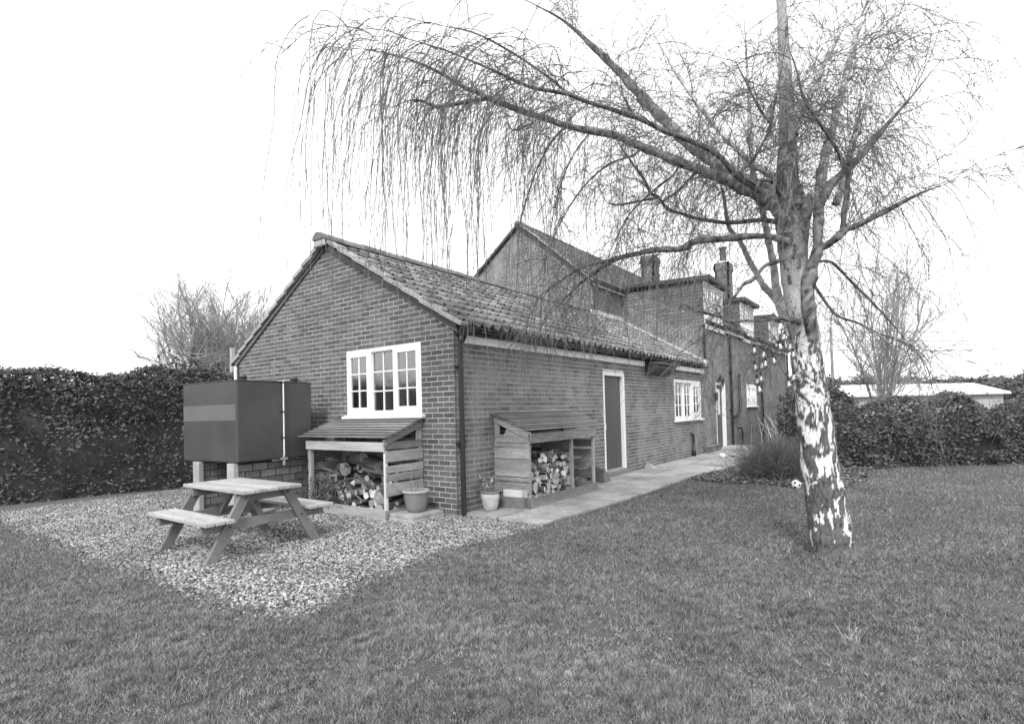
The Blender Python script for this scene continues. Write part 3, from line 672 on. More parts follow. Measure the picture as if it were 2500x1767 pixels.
# dormers
for a, b in DORM:
    mb = MB(); mb.quadbox([(a, .02, 3.9), (b, .02, 3.9), (b, 3.3, 4.9), (a, 3.3, 4.9), (a, .02, 5.32), (b, .02, 5.32), (b, 3.3, 5.30), (a, 3.3, 5.30)])
    # leave the window opening: build as shell
    ck = lambda xx: MB().prism([(xx, .03, 3.88), (xx, 3.2, 5.2), (xx, 3.2, 5.34), (xx, .03, 5.34)], (.06, 0, 0))
    dm = ck(a).build('dormer', M_HUNG, HOUSE); ck(b-.06).build('dormer_cheek', M_HUNG, dm)
    # hung tiles on the near cheek
    tl = []; zz = 3.95; r_ = 0
    while zz < 5.3:
        ymax = min(3.1, .03+(zz-3.88)/.416+.3); y = .03-(.08 if r_ % 2 else 0)
        while y < ymax:
            y0 = max(y, .03); y1 = min(y+.16, ymax)
            if y1-y0 > .03 and (zz+.11) < 5.34: tl.append([a-.022, y0+.002, zz, a-.002, y1-.002, zz+.115])
            y += .165
        zz += .11; r_ += 1
    A = np.array(tl); V = A[:, None, :3]+cube[None]*(A[:, None, 3:]-A[:, None, :3]); V[:, :, 0] += cube[None, :, 2]*.014
    np_mesh('hung_tile', V.reshape(-1, 3), (np.array(BOXF)[None]+np.arange(len(A))[:, None, None]*8).reshape(-1, 4), M_HUNG, dm, kind='stuff')
    mb = MB(); mb.quadbox([(a-.14, -.22, 5.36), (b+.14, -.22, 5.36), (b+.14, 3.3, 5.52), (a-.14, 3.3, 5.52), (a-.14, -.22, 5.50), (b+.14, -.22, 5.50), (b+.14, 3.3, 5.62), (a-.14, 3.3, 5.62)])
    mb.build('dormer_roof', M_LEAD, dm, bevel=.01)
    mb = MB(); W_ = lambda a_, b_, e, f, d0, d1: pbox(mb, 'y', 0, a_, b_, e, f, d0, d1)
    W_(a, b, 5.24, 5.35, -.06, .03); W_(a, b, 3.86, 3.99, -.08, .06); W_(a, a+.12, 3.99, 5.24, -.06, .0); W_(b-.12, b, 3.99, 5.24, -.06, .0)
    n = 3
    for k in range(1, n): u = a+(b-a)*k/n; W_(u-.05, u+.05, 3.99, 5.24, -.06, .005)
    for k in range(n):
        p, q = a+(b-a)*k/n+.06, a+(b-a)*(k+1)/n-.06
        W_((p+q)/2-.018, (p+q)/2+.018, 4.04, 5.19, -.045, -.012)
        for j in (1, 2): z = 4.04+1.15*j/3; W_(p, q, z-.018, z+.018, -.045, -.015)
        W_(p, q, 4.0, 4.07, -.05, -.008); W_(p, q, 5.17, 5.235, -.05, -.008)
    mb.build('window', M_WHITE, dm)
    for k in range(n):
        for i in range(2):
            for j in range(3):
                p, q = a+(b-a)*k/n+.05, a+(b-a)*(k+1)/n-.05; x0, x1 = p+(q-p)*i/2, p+(q-p)*(i+1)/2; z0, z1 = 4.02+1.19*j/3, 4.02+1.19*(j+1)/3
                m3 = MB(); pbox(m3, 'y', 0, x0+.01, x1-.01, z0+.01, z1-.01, -.034, -.030); m3.build('pane', M_GLASS, dm)
    mb = MB(); mb.box((a+.07, .16, 3.9), (b-.07, .18, 5.3)); mb.build('room', M_BLIND, dm)
# doors
def door(o, rec, plank, fr=.075, glazed=False):
    u0, u1, v0, v1 = o; mb = MB(); W_ = lambda m, a, b, e, f, d0, d1: pbox(m, 'y', 0, a, b, e, f, d0, d1)
    W_(mb, u0, u0+fr, v0, v1, -rec-.05, -.004); W_(mb, u1-fr-.01, u1, v0, v1, -rec-.05, .008); W_(mb, u0+fr, u1-fr-.01, v1-fr, v1, -rec-.05, -.002)
    fo = mb.build('door_frame', M_WHITE, HOUSE, bevel=.003)
    a, b = u0+fr+.004, u1-fr-.014; n = plank; lf = None
    for i in range(n):
        p, q = a+(b-a)*i/n, a+(b-a)*(i+1)/n; m2 = MB()
        if glazed:
            continue
        W_(m2, p+.002, q-.002, v0+.04, v1-fr-.005, -rec-.03, -rec+random.uniform(0, .001)); m2.build('door_plank', M_DOOR, fo, bevel=.004)
    if glazed:
        m2 = MB(); W_(m2, a, a+.11, v0+.04, v1-fr-.005, -rec-.03, -rec); W_(m2, b-.11, b, v0+.04, v1-fr-.005, -rec-.03, -rec); W_(m2, a+.11, b-.11, v1-fr-.12, v1-fr-.005, -rec-.03, -rec)
        W_(m2, a+.11, b-.11, 1.05, 1.17, -rec-.03, -rec); W_(m2, a+.11, b-.11, v0+.04, v0+.24, -rec-.03, -rec); W_(m2, a+.11, b-.11, v0+.24, 1.05, -rec-.025, -rec-.012)
        m2.build('door_leaf', M_DOOR, fo, bevel=.004); m3 = MB(); W_(m3, a+.11, b-.11, 1.17, v1-fr-.12, -rec-.02, -rec-.015); m3.build('pane', M_GLASS, fo)
        m5 = MB(); W_(m5, u0, u1, 0, v1, -.7, -.68); m5.build('room', M_DARK, fo)
    m4 = MB(); m4.prism([U2W('y', 0, u0+.01, v0-.02, -rec), U2W('y', 0, u0+.01, v0-.02, .03), U2W('y', 0, u0+.01, v0+.02, .03), U2W('y', 0, u0+.01, v0+.05, -rec)], (u1-u0-.02, 0, 0)); m4.build('threshold', M_WOODX, fo)
    m6 = MB(); W_(m6, a+.05, a+.075, v0+.9, v0+1.02, -rec, -rec+.03); m6.build('door_handle', M_WHITE2, fo)
    return fo
door(D1, .06, 6); door(D2, .1, 1, glazed=True)
mb = MB(); mb.box((4.44, -.10, -.02), (5.6, -.004, .098)); mb.build('door_step', M_WOODX, HOUSE, bevel=.006)
# chimneys: brick stacks of octagonal-looking outline
def chimney(c, wx, wy, z0, z1, pot):
    ch = MB(); cx_, cy_ = c; ch.box((cx_-wx/2+.008, cy_-wy/2+.008, z0), (cx_+wx/2-.008, cy_+wy/2-.008, z1)); co = ch.build('chimney', M_MORT2, HOUSE)
    L_ = []; z = z0; k = 0
    while z < z1-.06:
        g = 0.0
        if z > z1-.50: g = .025
        if z > z1-.40: g = .055
        if z > z1-.16: g = .02
        hx, hy = wx/2+g, wy/2+g
        for side in range(4):
            ln = 2*(hx if side % 2 == 0 else hy); u = -ln/2-(.1 if k % 2 else 0)
            while u < ln/2-.01:
                p, q = max(u, -ln/2), min(u+.215, ln/2)
                if q-p > .03:
                    if side == 0: L_.append([cx_+p, cy_-hy, z, cx_+q, cy_-hy+.1, z+.065])
                    if side == 2: L_.append([cx_+p, cy_+hy-.1, z, cx_+q, cy_+hy, z+.065])
                    if side == 1: L_.append([cx_-hx, cy_+p, z, cx_-hx+.1, cy_+q, z+.065])
                    if side == 3: L_.append([cx_+hx-.1, cy_+p, z, cx_+hx, cy_+q, z+.065])
                u += .225
        z += .075; k += 1
    A = np.array(L_); V = A[:, None, :3]+cube[None]*(A[:, None, 3:]-A[:, None, :3])
    np_mesh('brick', V.reshape(-1, 3), (np.array(BOXF)[None]+np.arange(len(A))[:, None, None]*8).reshape(-1, 4), M_BRICK2, co, kind='stuff')
    t = MB(); t.quadbox([(cx_-wx/2, cy_-wy/2, z1-.07), (cx_+wx/2, cy_-wy/2, z1-.07), (cx_+wx/2, cy_+wy/2, z1-.07), (cx_-wx/2, cy_+wy/2, z1-.07), (cx_-wx*.3, cy_-wy*.3, z1+.12), (cx_+wx*.3, cy_-wy*.3, z1+.12), (cx_+wx*.3, cy_+wy*.3, z1+.12), (cx_-wx*.3, cy_+wy*.3, z1+.12)]); t.build('flaunching', M_MORT2, co)
    if pot:
        p = MB(); p.lathe([(.19, 0), (.17, .1), (.16, pot-.12), (.19, pot-.1), (.19, pot-.02), (.13, pot), (.12, pot-.2)], 16, (cx_, cy_, z1+.05)); p.build('chimney_pot', M_TILE2, co, smooth=True)
chimney((20.75, 5.4), .78, .62, 7.2, 9.12, 0)
chimney((24.3, 2.78), .76, .70, 4.5, 9.0, .85)


# ================================================================== things round the house
def gz(px, py, z=0.0):
    d = FW+RT*(px-CX)/F-UP*(py-CY)/F; return CAM+d*((z-CAM[2])/d[2])

# log stores ---------------------------------------------------------------
S1 = thing('log_store', 'open timber log store under the white gable window, heaped with logs and ivy', 'log store', (-.36, 1.55, 0), 'timber log stores against the brick walls')
fx, bx, ya, yb = -.70, -.012, .66, 2.46
def nb(name, a, b, m, parent, bev=.004):
    o = MB().box(a, b).build(name, m, parent, bevel=bev); return o
nb('post', (fx, ya, 0.0), (fx+.045, ya+.04, .95), M_PALEZ, S1); nb('post', (fx, yb-.06, 0), (fx+.06, yb, .95), M_WOODZ, S1)
nb('post', (bx-.05, ya, 0), (bx, ya+.045, 1.28), M_WOODZ, S1); nb('post', (bx-.05, yb-.05, 0), (bx, yb, 1.28), M_WOODZ, S1)
nb('front_rail', (fx-.024, ya-.004, .935), (fx-.001, yb+.03, 1.065), M_PALEW, S1); nb('kick_board', (fx-.024, ya-.002, 0), (fx-.001, yb, .15), M_PALEW, S1)
def rp(x): return 1.10+(x+.76)*(1.375-1.10)/.75
n = 8; 
for i in range(n):
    x0 = -.76+.75*i/n; x1 = -.76+.75*(i+1)/n+.05; t = .014
    xs, xe = x0, min(x1, -.008); z0 = rp(xs)+.042; z1 = rp(xe)+.003; j = random.uniform(-.012, .012)
    mb = MB().quadbox([(xs, ya-.07+j, z0-t), (xe, ya-.07+j, z1-t), (xe, yb+.20+j, z1-t), (xs, yb+.20+j, z0-t), (xs, ya-.07+j, z0), (xe, ya-.07+j, z1), (xe, yb+.20+j, z1), (xs, yb+.20+j, z0)])
    mb.build('roof_board', M_ROOFB, S1, bevel=.003)
MB().prism([(fx-.04, ya-.02, 1.005), (fx-.04, ya-.02, rp(fx-.04)-.012), (bx, ya-.02, rp(bx)-.02), (bx, ya-.02, rp(bx)-.115)], (0, .018, 0)).build('rake_board', M_WOODX, S1, bevel=.003)
MB().prism([(fx-.02, ya-.001, .965), (fx-.02, ya-.001, 1.03), (fx+.22, ya-.001, 1.07), (bx, ya-.001, 1.07), (bx, ya-.001, .965)], (0, .018, 0)).build('side_plank', M_WOODX, S1, bevel=.003)
nb('side_plank', (bx-.11, ya-.004, 1.07), (bx, ya+.014, 1.26), M_WOODZ, S1)
for z0, z1 in ((.79, .945), (.64, .74), (.52, .625), (.33, .50), (0.0, .14)):
    e = random.uniform(-.006, .006)
    MB().quadbox([(fx-.002, ya-.02, z0+e), (bx, ya-.02, z0), (bx, ya-.002, z0), (fx-.002, ya-.002, z0+e), (fx-.002, ya-.02, z1), (bx, ya-.02, z1+e), (bx, ya-.002, z1+e), (fx-.002, ya-.002, z1)]).build('side_plank', M_WOODX, S1, bevel=.004)
for z0, z1 in ((.78, .92), (.60, .72), (.42, .54), (.2, .34), (0, .14)): nb('side_plank', (fx, yb+.002, z0), (bx, yb+.02, z1), M_WOODX, S1)
for z in (.55, .80): nb('back_rail', (bx-.07, ya+.05, z), (bx-.052, yb-.05, z+.09), M_WOODY, S1)

S2 = thing('log_store', 'open log store with a neat stack of split logs, between pale pot and dark door', 'log store', (1.83, -.33, .045), 'timber log stores against the brick walls')
fy, by, xa, xb = -.65, -.012, .85, 2.83; B0 = .046
nb('post', (xa, fy, B0), (xa+.04, fy+.04, 1.0), M_WOODZ, S2); nb('post', (2.05, fy, B0), (2.10, fy+.05, 1.0), M_WOODZ, S2); nb('post', (xb-.045, fy, B0), (xb, fy+.045, 1.0), M_WOODZ, S2)
nb('post', (xa, by-.045, B0), (xa+.045, by, 1.32), M_WOODZ, S2); nb('post', (xb-.045, by-.045, B0), (xb, by, 1.3), M_WOODZ, S2)
nb('front_rail', (xa-.02, fy-.026, .975), (xb+.03, fy-.002, 1.115), M_WOODX, S2); nb('kick_board', (xa-.005, fy-.026, B0), (xb+.04, fy-.002, .185), M_WOODX, S2)
def rp2(y): return 1.135+(y+.72)*(1.415-1.135)/.71
n = 9
for i in range(n):
    y0 = -.72+.71*i/n; y1 = min(-.72+.71*(i+1)/n+.05, -.008); t = .014; z0 = rp2(y0)+.046; z1 = rp2(y1)+.003; j = random.uniform(-.02, .02)
    MB().quadbox([(xa-.06+j*.4, y0, z0-t), (xb+.30+j, y0, z0-t), (xb+.30+j, y1, z1-t), (xa-.06+j*.4, y1, z1-t), (xa-.06+j*.4, y0, z0), (xb+.30+j, y0, z0), (xb+.30+j, y1, z1), (xa-.06+j*.4, y1, z1)]).build('roof_board', M_ROOFBX, S2, bevel=.003)
MB().prism([(xa-.02, fy-.04, 1.01), (xa-.02, fy-.04, rp2(fy-.04)-.01), (xa-.02, by, rp2(by)-.01), (xa-.02, by, rp2(by)-.12)], (.018, 0, 0)).build('rake_board', M_WOODY, S2, bevel=.003)
MB().prism([(xa-.001, fy-.0, .985), (xa-.001, fy-.0, 1.06), (xa-.001, fy+.38, 1.23), (xa-.001, fy+.46, 1.10), (xa-.001, by, 1.10), (xa-.001, by, .985)], (.016, 0, 0)).build('side_plank', M_WOODY, S2, bevel=.002)
nb('side_plank', (xa-.003, by-.1, 1.1), (xa+.014, by, 1.30), M_WOODZ, S2)
for z0, z1 in ((.915, .975), (.745, .905), (.485, .735), (.415, .475), (.25, .405)): 
    e = random.uniform(-.004, .004); nb('side_plank', (xa-.02, fy-.001, z0), (xa-.002, by, z1+e), M_WOODY, S2)
nb('side_plank', (xa-.012, fy-.001, B0), (xa-.002, by, .19), M_TLEG, S2); nb('side_plank', (xa-.028, fy+.04, .19), (xa-.012, fy+.10, .30), M_WOODZ, S2)
for z0, z1 in ((.8, .93), (.62, .76), (.44, .58), (.26, .4), (B0, .2)):
    nb('side_plank', (xb-.02, fy+.046, z0), (xb-.004, by-.046, z1), M_WOODY, S2); nb('divider_plank', (2.066, fy+.052, z0), (2.084, by, z1), M_WOODY, S2)
pl_ = nb('wood_offcut', (xa-.10, fy+.10, .20), (xa-.03, fy+.42, .30), M_PALEZ, None, .006); tag(pl_, 'pale sawn offcut lying against the end of the neat log store', 'wood offcut')
nb('ledge', (xa-.11, fy+.06, B0), (xa-.029, fy+.5, .198), M_TLEG, S2)

def log_mesh(kind, ln, r):
    mb = MB(); n = 7 if kind == 'round' else random.choice([3, 4, 4, 5])
    a0 = random.uniform(0, 6.28); pr = []
    for k in range(n):
        a = a0+2*math.pi*k/n+random.uniform(-.2, .2); rr = r*random.uniform(.8, 1.15); pr.append((rr*math.cos(a), rr*math.sin(a)))
    ends = []
    for x, s in ((-ln/2, random.uniform(.9, 1.05)), (0, 1.03), (ln/2, random.uniform(.85, 1.05))):
        ends.append([(x+random.uniform(-.006, .006), p*s+random.uniform(-.003, .003), q*s+random.uniform(-.003, .003)) for p, q in pr])
    mb.v = ends[0]+ends[1]+ends[2]
    for j in range(2):
        for k in range(n):
            k2 = (k+1) % n; mb.f.append((j*n+k, j*n+k2, (j+1)*n+k2, (j+1)*n+k)); mb.m.append(0 if (kind == 'round' or k == 0 or random.random() < .25) else 2)
    mb.f += [tuple(range(n))[::-1], tuple(2*n+k for k in range(n))]; mb.m += [1, 1]
    return mb
def log(kind, c, d, ln, r, label, group, ends, name='log'):
    me = log_mesh(kind, ln, r).mesh(name, [M_LOGB, ends, M_LOGE2], (0, 0, 0)); o = bpy.data.objects.new(name, me); COL.objects.link(o)
    o.location = c; o.rotation_euler = Vector(d).to_track_quat('X', 'Z').to_euler(); tag(o, label, 'log', group); return o
# stacked split logs, ends to the front
LBL2 = 'split log stacked in the left bay of the neat log store by the door'
x = xa+.085
for (zlo, ztop, xs, xe, ylo) in ((.22, .92, xa+.08, 1.20, -.20), (.22, .74, 1.20, 2.03, -.22)):
    pass
RW = ['bottom', 'second', 'third', 'fourth', 'fifth', 'sixth', 'seventh', 'eighth', 'ninth', 'tenth', 'eleventh', 'top']
def third(t): return 'left' if t < 1/3 else ('middle' if t < 2/3 else 'right')
def stack(ylayer, hmax, ends, dy, lay_):
    z = B0+.045; row = 0
    while z < .99:
        x = xa+.07+(row % 2)*.045
        while x < 2.02:
            if z < hmax(x):
                log('split', (x+random.uniform(-.012, .012), ylayer+random.uniform(-dy, dy), z+random.uniform(-.014, .014)), (random.uniform(-.6, .5), 1, random.uniform(-.25, .25)), random.uniform(.22, .28), random.uniform(.046, .070), 'split log in %s layer, %s row from below, %s third, of the neat log stack' % (lay_, RW[row], third((x-.9)/1.12)), 'split logs in the neat log store', ends)
            x += random.uniform(.09, .12)
        z += .085; row += 1
stack(fy+.17, lambda x: .66+.12*math.sin((x-.9)*2.6) if x > 1.25 else .58, M_LOGE, .035, 'front')
stack(by-.19, lambda x: 1.0 if x < 1.45 else (.84 if x < 1.9 else .74), M_LOGE2, .02, 'back')
log('round', (1.42, fy+.24, .60), (1, .15, .12), .42, .085, 'thick round log lying crosswise on the middle of the neat log stack', 'split logs in the neat log store', M_LOGE)
log('round', (1.72, fy+.26, .74), (1, -.2, -.05), .36, .07, 'thick round log lying crosswise near the top right of the neat log stack', 'split logs in the neat log store', M_LOGE)
for i in range(9):
    o = log('round', (random.uniform(2.2, 2.68), random.uniform(fy+.15, by-.15), B0+.03+.028*i), (1, random.uniform(-.8, .8), random.uniform(-.12, .12)), random.uniform(.3, .42), random.uniform(.010, .022), 'thin stick lying in the bottom of the right bay of the neat log store', 'sticks in the right bay of the neat log store', M_LOGE, 'stick')
    o['category'] = 'stick'
# the untidy heap
LBL1 = 'rough round log in the untidy heap inside the log store under the gable window'; GR1 = 'rough logs heaped under the gable window'
for row in range(7):
    y = ya+.12
    while y < yb-.12:
        hm = .62+.12*math.sin(y*3.1)+(.12 if y > 1.4 else -.05)
        z = .055+row*.092
        if z < hm:
            dep = random.choice([.38, .45, .5]); xf = fx+.10+.045*row+random.uniform(0, .07)
            r = random.uniform(.032, .075)
            log('round' if random.random() < .65 else 'split', (xf+dep/2, y, z+random.uniform(-.02, .02)), (1, random.uniform(-.45, .45), random.uniform(-.22, .22)), dep, r, 'rough log in %s row, %s third of the untidy heap under the gable window' % (RW[row], third((yb-y)/(yb-ya))), GR1, M_LOGE if random.random() < .5 else M_LOGE2)
        y += random.uniform(.09, .13)
for i in range(16):
    c = (random.uniform(fx+.12, fx+.4), random.uniform(ya+.25, yb-.3), random.uniform(.15, .72)); 
    o = log('round', c, (random.uniform(-.4, .6), random.choice([-1, 1])*random.uniform(.3, 1), random.uniform(-.5, .5)), random.uniform(.25, .5), random.uniform(.012, .03), 'thin branch in the %s, %s third of the untidy heap under the gable window' % ('lower half' if c[2] < .42 else 'upper half', third((yb-c[1])/(yb-ya))), 'branches in the untidy heap', M_LOGE, 'stick'); o['category'] = 'stick'
for c, d, r, ln, lb in (((-.35, 1.35, .70), (.2, 1, .1), .10, .5, 'thick log lying across the top middle of the untidy heap'), ((-.32, 1.75, .78), (.3, 1, -.15), .09, .45, 'thick log lying highest on the untidy heap, near the roof'), ((-.45, .95, .30), (1, .3, .2), .12, .35, 'thickest log low down near the slatted side of the untidy heap'), ((-.4, 2.0, .62), (.5, 1, 0), .10, .4, 'thick log on the left shoulder of the untidy heap behind the ivy'), ((-.5, .85, .12), (1, 0, 0), .10, .35, 'thick log on the ground in the right corner of the untidy heap')):
    log('round', c, d, ln, r, lb, GR1, M_LOGE2)

# leaves ---------------------------------------------------------------
def leaf_quads(P, size, squash=.6, up=0.0):
    n = len(P); a = rng.normal(size=(n, 3)); a[:, 2] *= squash; a /= np.linalg.norm(a, axis=1, keepdims=True)+1e-9
    nn = rng.normal(size=(n, 3)); nn[:, 2] += up; b = np.cross(nn, a); b /= np.linalg.norm(b, axis=1, keepdims=True)+1e-9
    s = (size*(.6+.8*rng.random((n, 1)))); V = np.stack([P-a*s, P-b*s*.45, P+a*s, P+b*s*.45], 1).reshape(-1, 3)
    return V, np.arange(4*n).reshape(-1, 4)
def clump(P, size, name, material, parent=None, kind=None, **k):
    V, Fq = leaf_quads(P, size, **k); return np_mesh(name, V, Fq, material, parent, kind=kind)
iv = thing('ivy_plant', 'glossy leafy plant climbing up the front left of the untidy log heap', 'plant', (-.76, 2.1, 0))
n = 420; P = np.stack([-.70+rng.normal(size=n)*.05, 2.02+rng.normal(size=n)*.22, .10+np.abs(rng.normal(size=n))*.19], 1); P[:, 0] = np.minimum(P[:, 0], -.60); clump(P, .028, 'leaves', M_LEAFG, iv, kind='stuff')
st = rng.random((26, 3))*np.array([.06, .7, 0])+np.array([-.72, 1.7, 0]); PP = np.stack([st+np.array([0, 0, 1])*t*.5+rng.normal(size=(26, 3))*.03*t for t in np.linspace(0, 1, 6)], 1)
V, Fq = tubes(PP, np.full((26, 6), .004)); np_mesh('stem', V, Fq, M_BUSH, iv, kind='stuff')

# pots ---------------------------------------------------------------
def slab2(z0, dx, j):
    o = nb('stone_slab', (-.665+dx, .165+j, z0), (-.085, .75+j, z0+.05), M_SLAB, None, .008)
    return tag(o, 'square stone slab under the grey pot, %s of the two' % ('lower' if z0 < .04 else 'upper'), 'stone slab', 'stacked slabs under the grey pot')
slab2(.0, 0, 0); slab2(.052, .012, .008)
p1 = thing('plant_pot', 'round grey glazed pot with dry stems, standing on two stone slabs', 'plant pot', (-.37, .42, .102), 'garden pots by the wall corner')
prof = [(0, 0), (.10, 0), (.118, .01), (.145, .08), (.165, .17), (.172, .25), (.175, .262)]
MB().lathe([(r_, z_) for r_, z_ in prof]+[(.165, .27), (.15, .20), (0, .2)], 40, (-.37, .42, .102)).build('pot_body', M_POTG, p1, smooth=True)
MB().lathe([(.165, .262), (.178, .258), (.190, .268), (.192, .285), (.182, .298), (.165, .300), (.155, .285), (.155, .262)], 40, (-.37, .42, .102)).build('pot_rim', M_POTR, p1, smooth=True)
MB().lathe([(0, .268), (.157, .262)], 24, (-.37, .42, .102)).build('soil', M_SOIL, p1)
b0 = np.array([-.37, .42, .36])+rng.normal(size=(16, 3))*np.array([.06, .06, 0]); PP = np.stack([b0+(np.array([0, 0, 1.])+rng.normal(size=(16, 3))*.10)*t*rng.uniform(.12, .42, (16, 1)) for t in np.linspace(0, 1, 2)], 1)
P3 = np.linspace(0, 1, 6)[None, :, None]; PP = PP[:, :1]*(1-P3)+PP[:, 1:]*P3+rng.normal(size=(16, 6, 3))*.006; V, Fq = tubes(PP, np.full((16, 6), .0028)); np_mesh('dry_stems', V, Fq, M_BUSH, p1, kind='stuff')
p2 = thing('plant_pot', 'small pale weathered pot with a sparse plant, on the paving beside the downpipe', 'plant pot', (.47, -.21, .048), 'garden pots by the wall corner')
c2 = (.47, -.21, .048)
MB().lathe([(0, 0), (.085, 0), (.095, .01), (.115, .08), (.13, .17), (.134, .235), (.125, .235), (.11, .19), (0, .19)], 36, c2).build('pot_body', M_POTP, p2, smooth=True)
MB().lathe([(.12, .236), (.136, .236), (.142, .246), (.142, .262), (.134, .27), (.118, .268), (.114, .24)], 36, c2).build('pot_rim', M_TILE2, p2, smooth=True)
MB().lathe([(0, .245), (.116, .24)], 24, c2).build('soil', M_SOIL, p2)
n = 14; b0 = np.array([.47, -.21, .29])+rng.normal(size=(n, 3))*np.array([.04, .04, 0]); tip = b0+np.stack([rng.normal(size=n)*.09, rng.normal(size=n)*.09, rng.uniform(.08, .3, n)], 1)
PP = b0[:, None]*(1-P3)+tip[:, None]*P3+rng.normal(size=(n, 6, 3))*.006; V, Fq = tubes(PP, np.full((n, 6), .0022)); np_mesh('stem', V, Fq, M_BUSH, p2, kind='stuff')
P = PP[:, 2:].reshape(-1, 3)[rng.integers(0, n*4, 60)]+rng.normal(size=(60, 3))*.018; clump(P, .018, 'leaves', mat('pale leaf', .35, .7, var=.4), p2, kind='stuff')

# oil tank on its block piers ---------------------------------------------
TK = thing('oil_tank', 'dark square oil tank raised on blocks left of the gable window', 'oil tank', (-1.70, 2.66, .80)); yaw = .076
tx, ty = math.cos(yaw), math.sin(yaw); TO = Vector((-1.70, 2.66, 0)); LX, WY, TZ0, TZ1 = 1.27, 1.47, .80, 1.99
def T(a, b, z): return (TO.x+a*tx-b*ty, TO.y+a*ty+b*tx, z)
def tb(mb, a0, a1, b0, b1, z0, z1, mi=0): return mb.quadbox([T(a0, b0, z0), T(a1, b0, z0), T(a1, b1, z0), T(a0, b1, z0), T(a0, b0, z1), T(a1, b0, z1), T(a1, b1, z1), T(a0, b1, z1)], mi)
tb(MB(), 0, LX, 0, WY, TZ0, TZ1).build('tank_body', M_TANK, TK, bevel=.022)
mb = MB(); tb(mb, -.003, -.001, .03, WY-.02, 1.41, 1.645); mb.build('reflection_band', M_TANKR, TK)  # reflection on the left face, painted on as a paler strip
mb = MB(); tb(mb, -.006, LX+.004, -.006, WY+.004, TZ1-.006, TZ1+.006); mb.build('top_seam', M_TANK, TK, bevel=.004)
for a, b in ((.14, .08), (1.02, .10)):
    m = MB(); m.lathe([(.05, 0), (.05, .035), (.065, .038), (.065, .06), (0, .062)], 16, T(a, b, TZ1)); m.build('filler_cap', M_BLACK, TK)
sg = MB(); sg.tube([T(.73, -.035, TZ0+.06), T(.73, -.035, TZ1+.02)], [.011]*2, 10); sgo = sg.build('sight_gauge', M_WHITE, TK)
for z in (TZ0+.32, TZ0+.72, TZ1-.02): tb(MB(), .705, .755, -.05, 0, z, z+.018).build('gauge_clip', M_BLACK, TK)
m = MB(); m.tube([T(.73, -.03, TZ0-.09), T(.73, -.03, TZ0+.06)], [.022, .02], 10); tb(m, .68, .78, -.05, -.01, TZ0-.01, TZ0+.02); m.build('valve', M_LOGE2, TK)
for b0_, nm, lab in ((.10, 'near', 'nearer'), (1.02, 'far', 'farther')):
    pw = thing('block_pier', 'concrete block wall carrying the oil tank, %s of the two' % ('the one nearer the picnic table' if nm == 'near' else 'the one nearer the hedge'), 'block wall', T(.6, b0_, 0), 'block walls under the oil tank')
    tb(MB(), -.02, .058, b0_-.03, b0_+.14, 0, TZ0-.01).build('end_block', M_PBLOCK, pw, bevel=.008)
    z = 0; row = 0
    while z < TZ0-.03:
        h = min(.105, TZ0-.008-z); u = .06-(.12 if row % 2 else 0)
        while u < 1.22:
            a0_, a1_ = max(u, .06), min(u+.235, 1.24)
            if a1_-a0_ > .05: tb(MB(), a0_+.004, a1_-.004, b0_+random.uniform(0,.008), b0_+.12, z+.003, z+h-.003).build('brick', M_BLOCK, pw)
            u += .245
        z += .11; row += 1

# picnic table ---------------------------------------------------------------
PT = thing('picnic_table', 'weathered wooden picnic table with attached benches standing on the gravel', 'picnic table', (-2.473, 1.036, 0)); ya2 = .014
def Q(x, y, z): c, s = math.cos(ya2), math.sin(ya2); return (-2.473+x*c-y*s, 1.036+x*s+y*c, z)
def qb(mb, x0, x1, y0, y1, z0, z1): return mb.quadbox([Q(x0, y0, z0), Q(x1, y0, z0), Q(x1, y1, z0), Q(x0, y1, z0), Q(x0, y0, z1), Q(x1, y0, z1), Q(x1, y1, z1), Q(x0, y1, z1)])
HT, HB, LT = .70, .434, .665
for i in range(5):
    a = -.335+.67*i/5; e = random.uniform(-.004, .004); qb(MB(), a+.004, a+.130, -LT+e, LT+e, HT-.036, HT).build('table_plank', M_TABLE, PT, bevel=.005)
for x0, w_ in ((-.70, .095), (-.60, .095), (-.50, .095), (.44, .10), (.545, .10), (.65, .10)):
    e = random.uniform(-.005, .005); qb(MB(), x0, x0+w_-.006, -LT+e, LT+e, HB-.036, HB).build('bench_plank', M_TABLE, PT, bevel=.005)
for y in (-.50, .50):
    s = 1 if y > 0 else -1
    for sx in (-1, 1):
        mb = MB(); w_ = .058; top, bot = sx*.22, sx*.60
        mb.quadbox([Q(bot-w_, y, 0), Q(bot+w_, y, 0), Q(bot+w_, y+.042*s, 0), Q(bot-w_, y+.042*s, 0), Q(top-w_, y, HT-.037), Q(top+w_, y, HT-.037), Q(top+w_, y+.042*s, HT-.037), Q(top-w_, y+.042*s, HT-.037)]); mb.build('leg', M_TLEG, PT, bevel=.004)
    qb(MB(), -.31, .31, y-.042*s, y-.001*s, HT-.13, HT-.037).build('top_bearer', M_TLEG, PT, bevel=.004)
    qb(MB(), -.66, .72, y-.042*s, y-.001*s, HB-.135, HB-.037).build('bench_bearer', M_TLEG, PT, bevel=.004)
    mb = MB(); mb.beam(Q(0, y-.045*s, HB-.09), Q(0, y-.34*s, HT-.05), .05, .05); mb.build('brace', M_TLEG, PT, bevel=.004)
for y in (-.50, .50):
    s = 1 if y > 0 else -1
    for x0, z0 in ((-.235, HT-.08), (.235, HT-.08), (-.40, HB-.09), (.40, HB-.09)):
        MB().tube([Q(x0, y+.04*s, z0), Q(x0, y+.055*s, z0)], [.012, .012], 8).build('bolt', M_LEAD, PT)
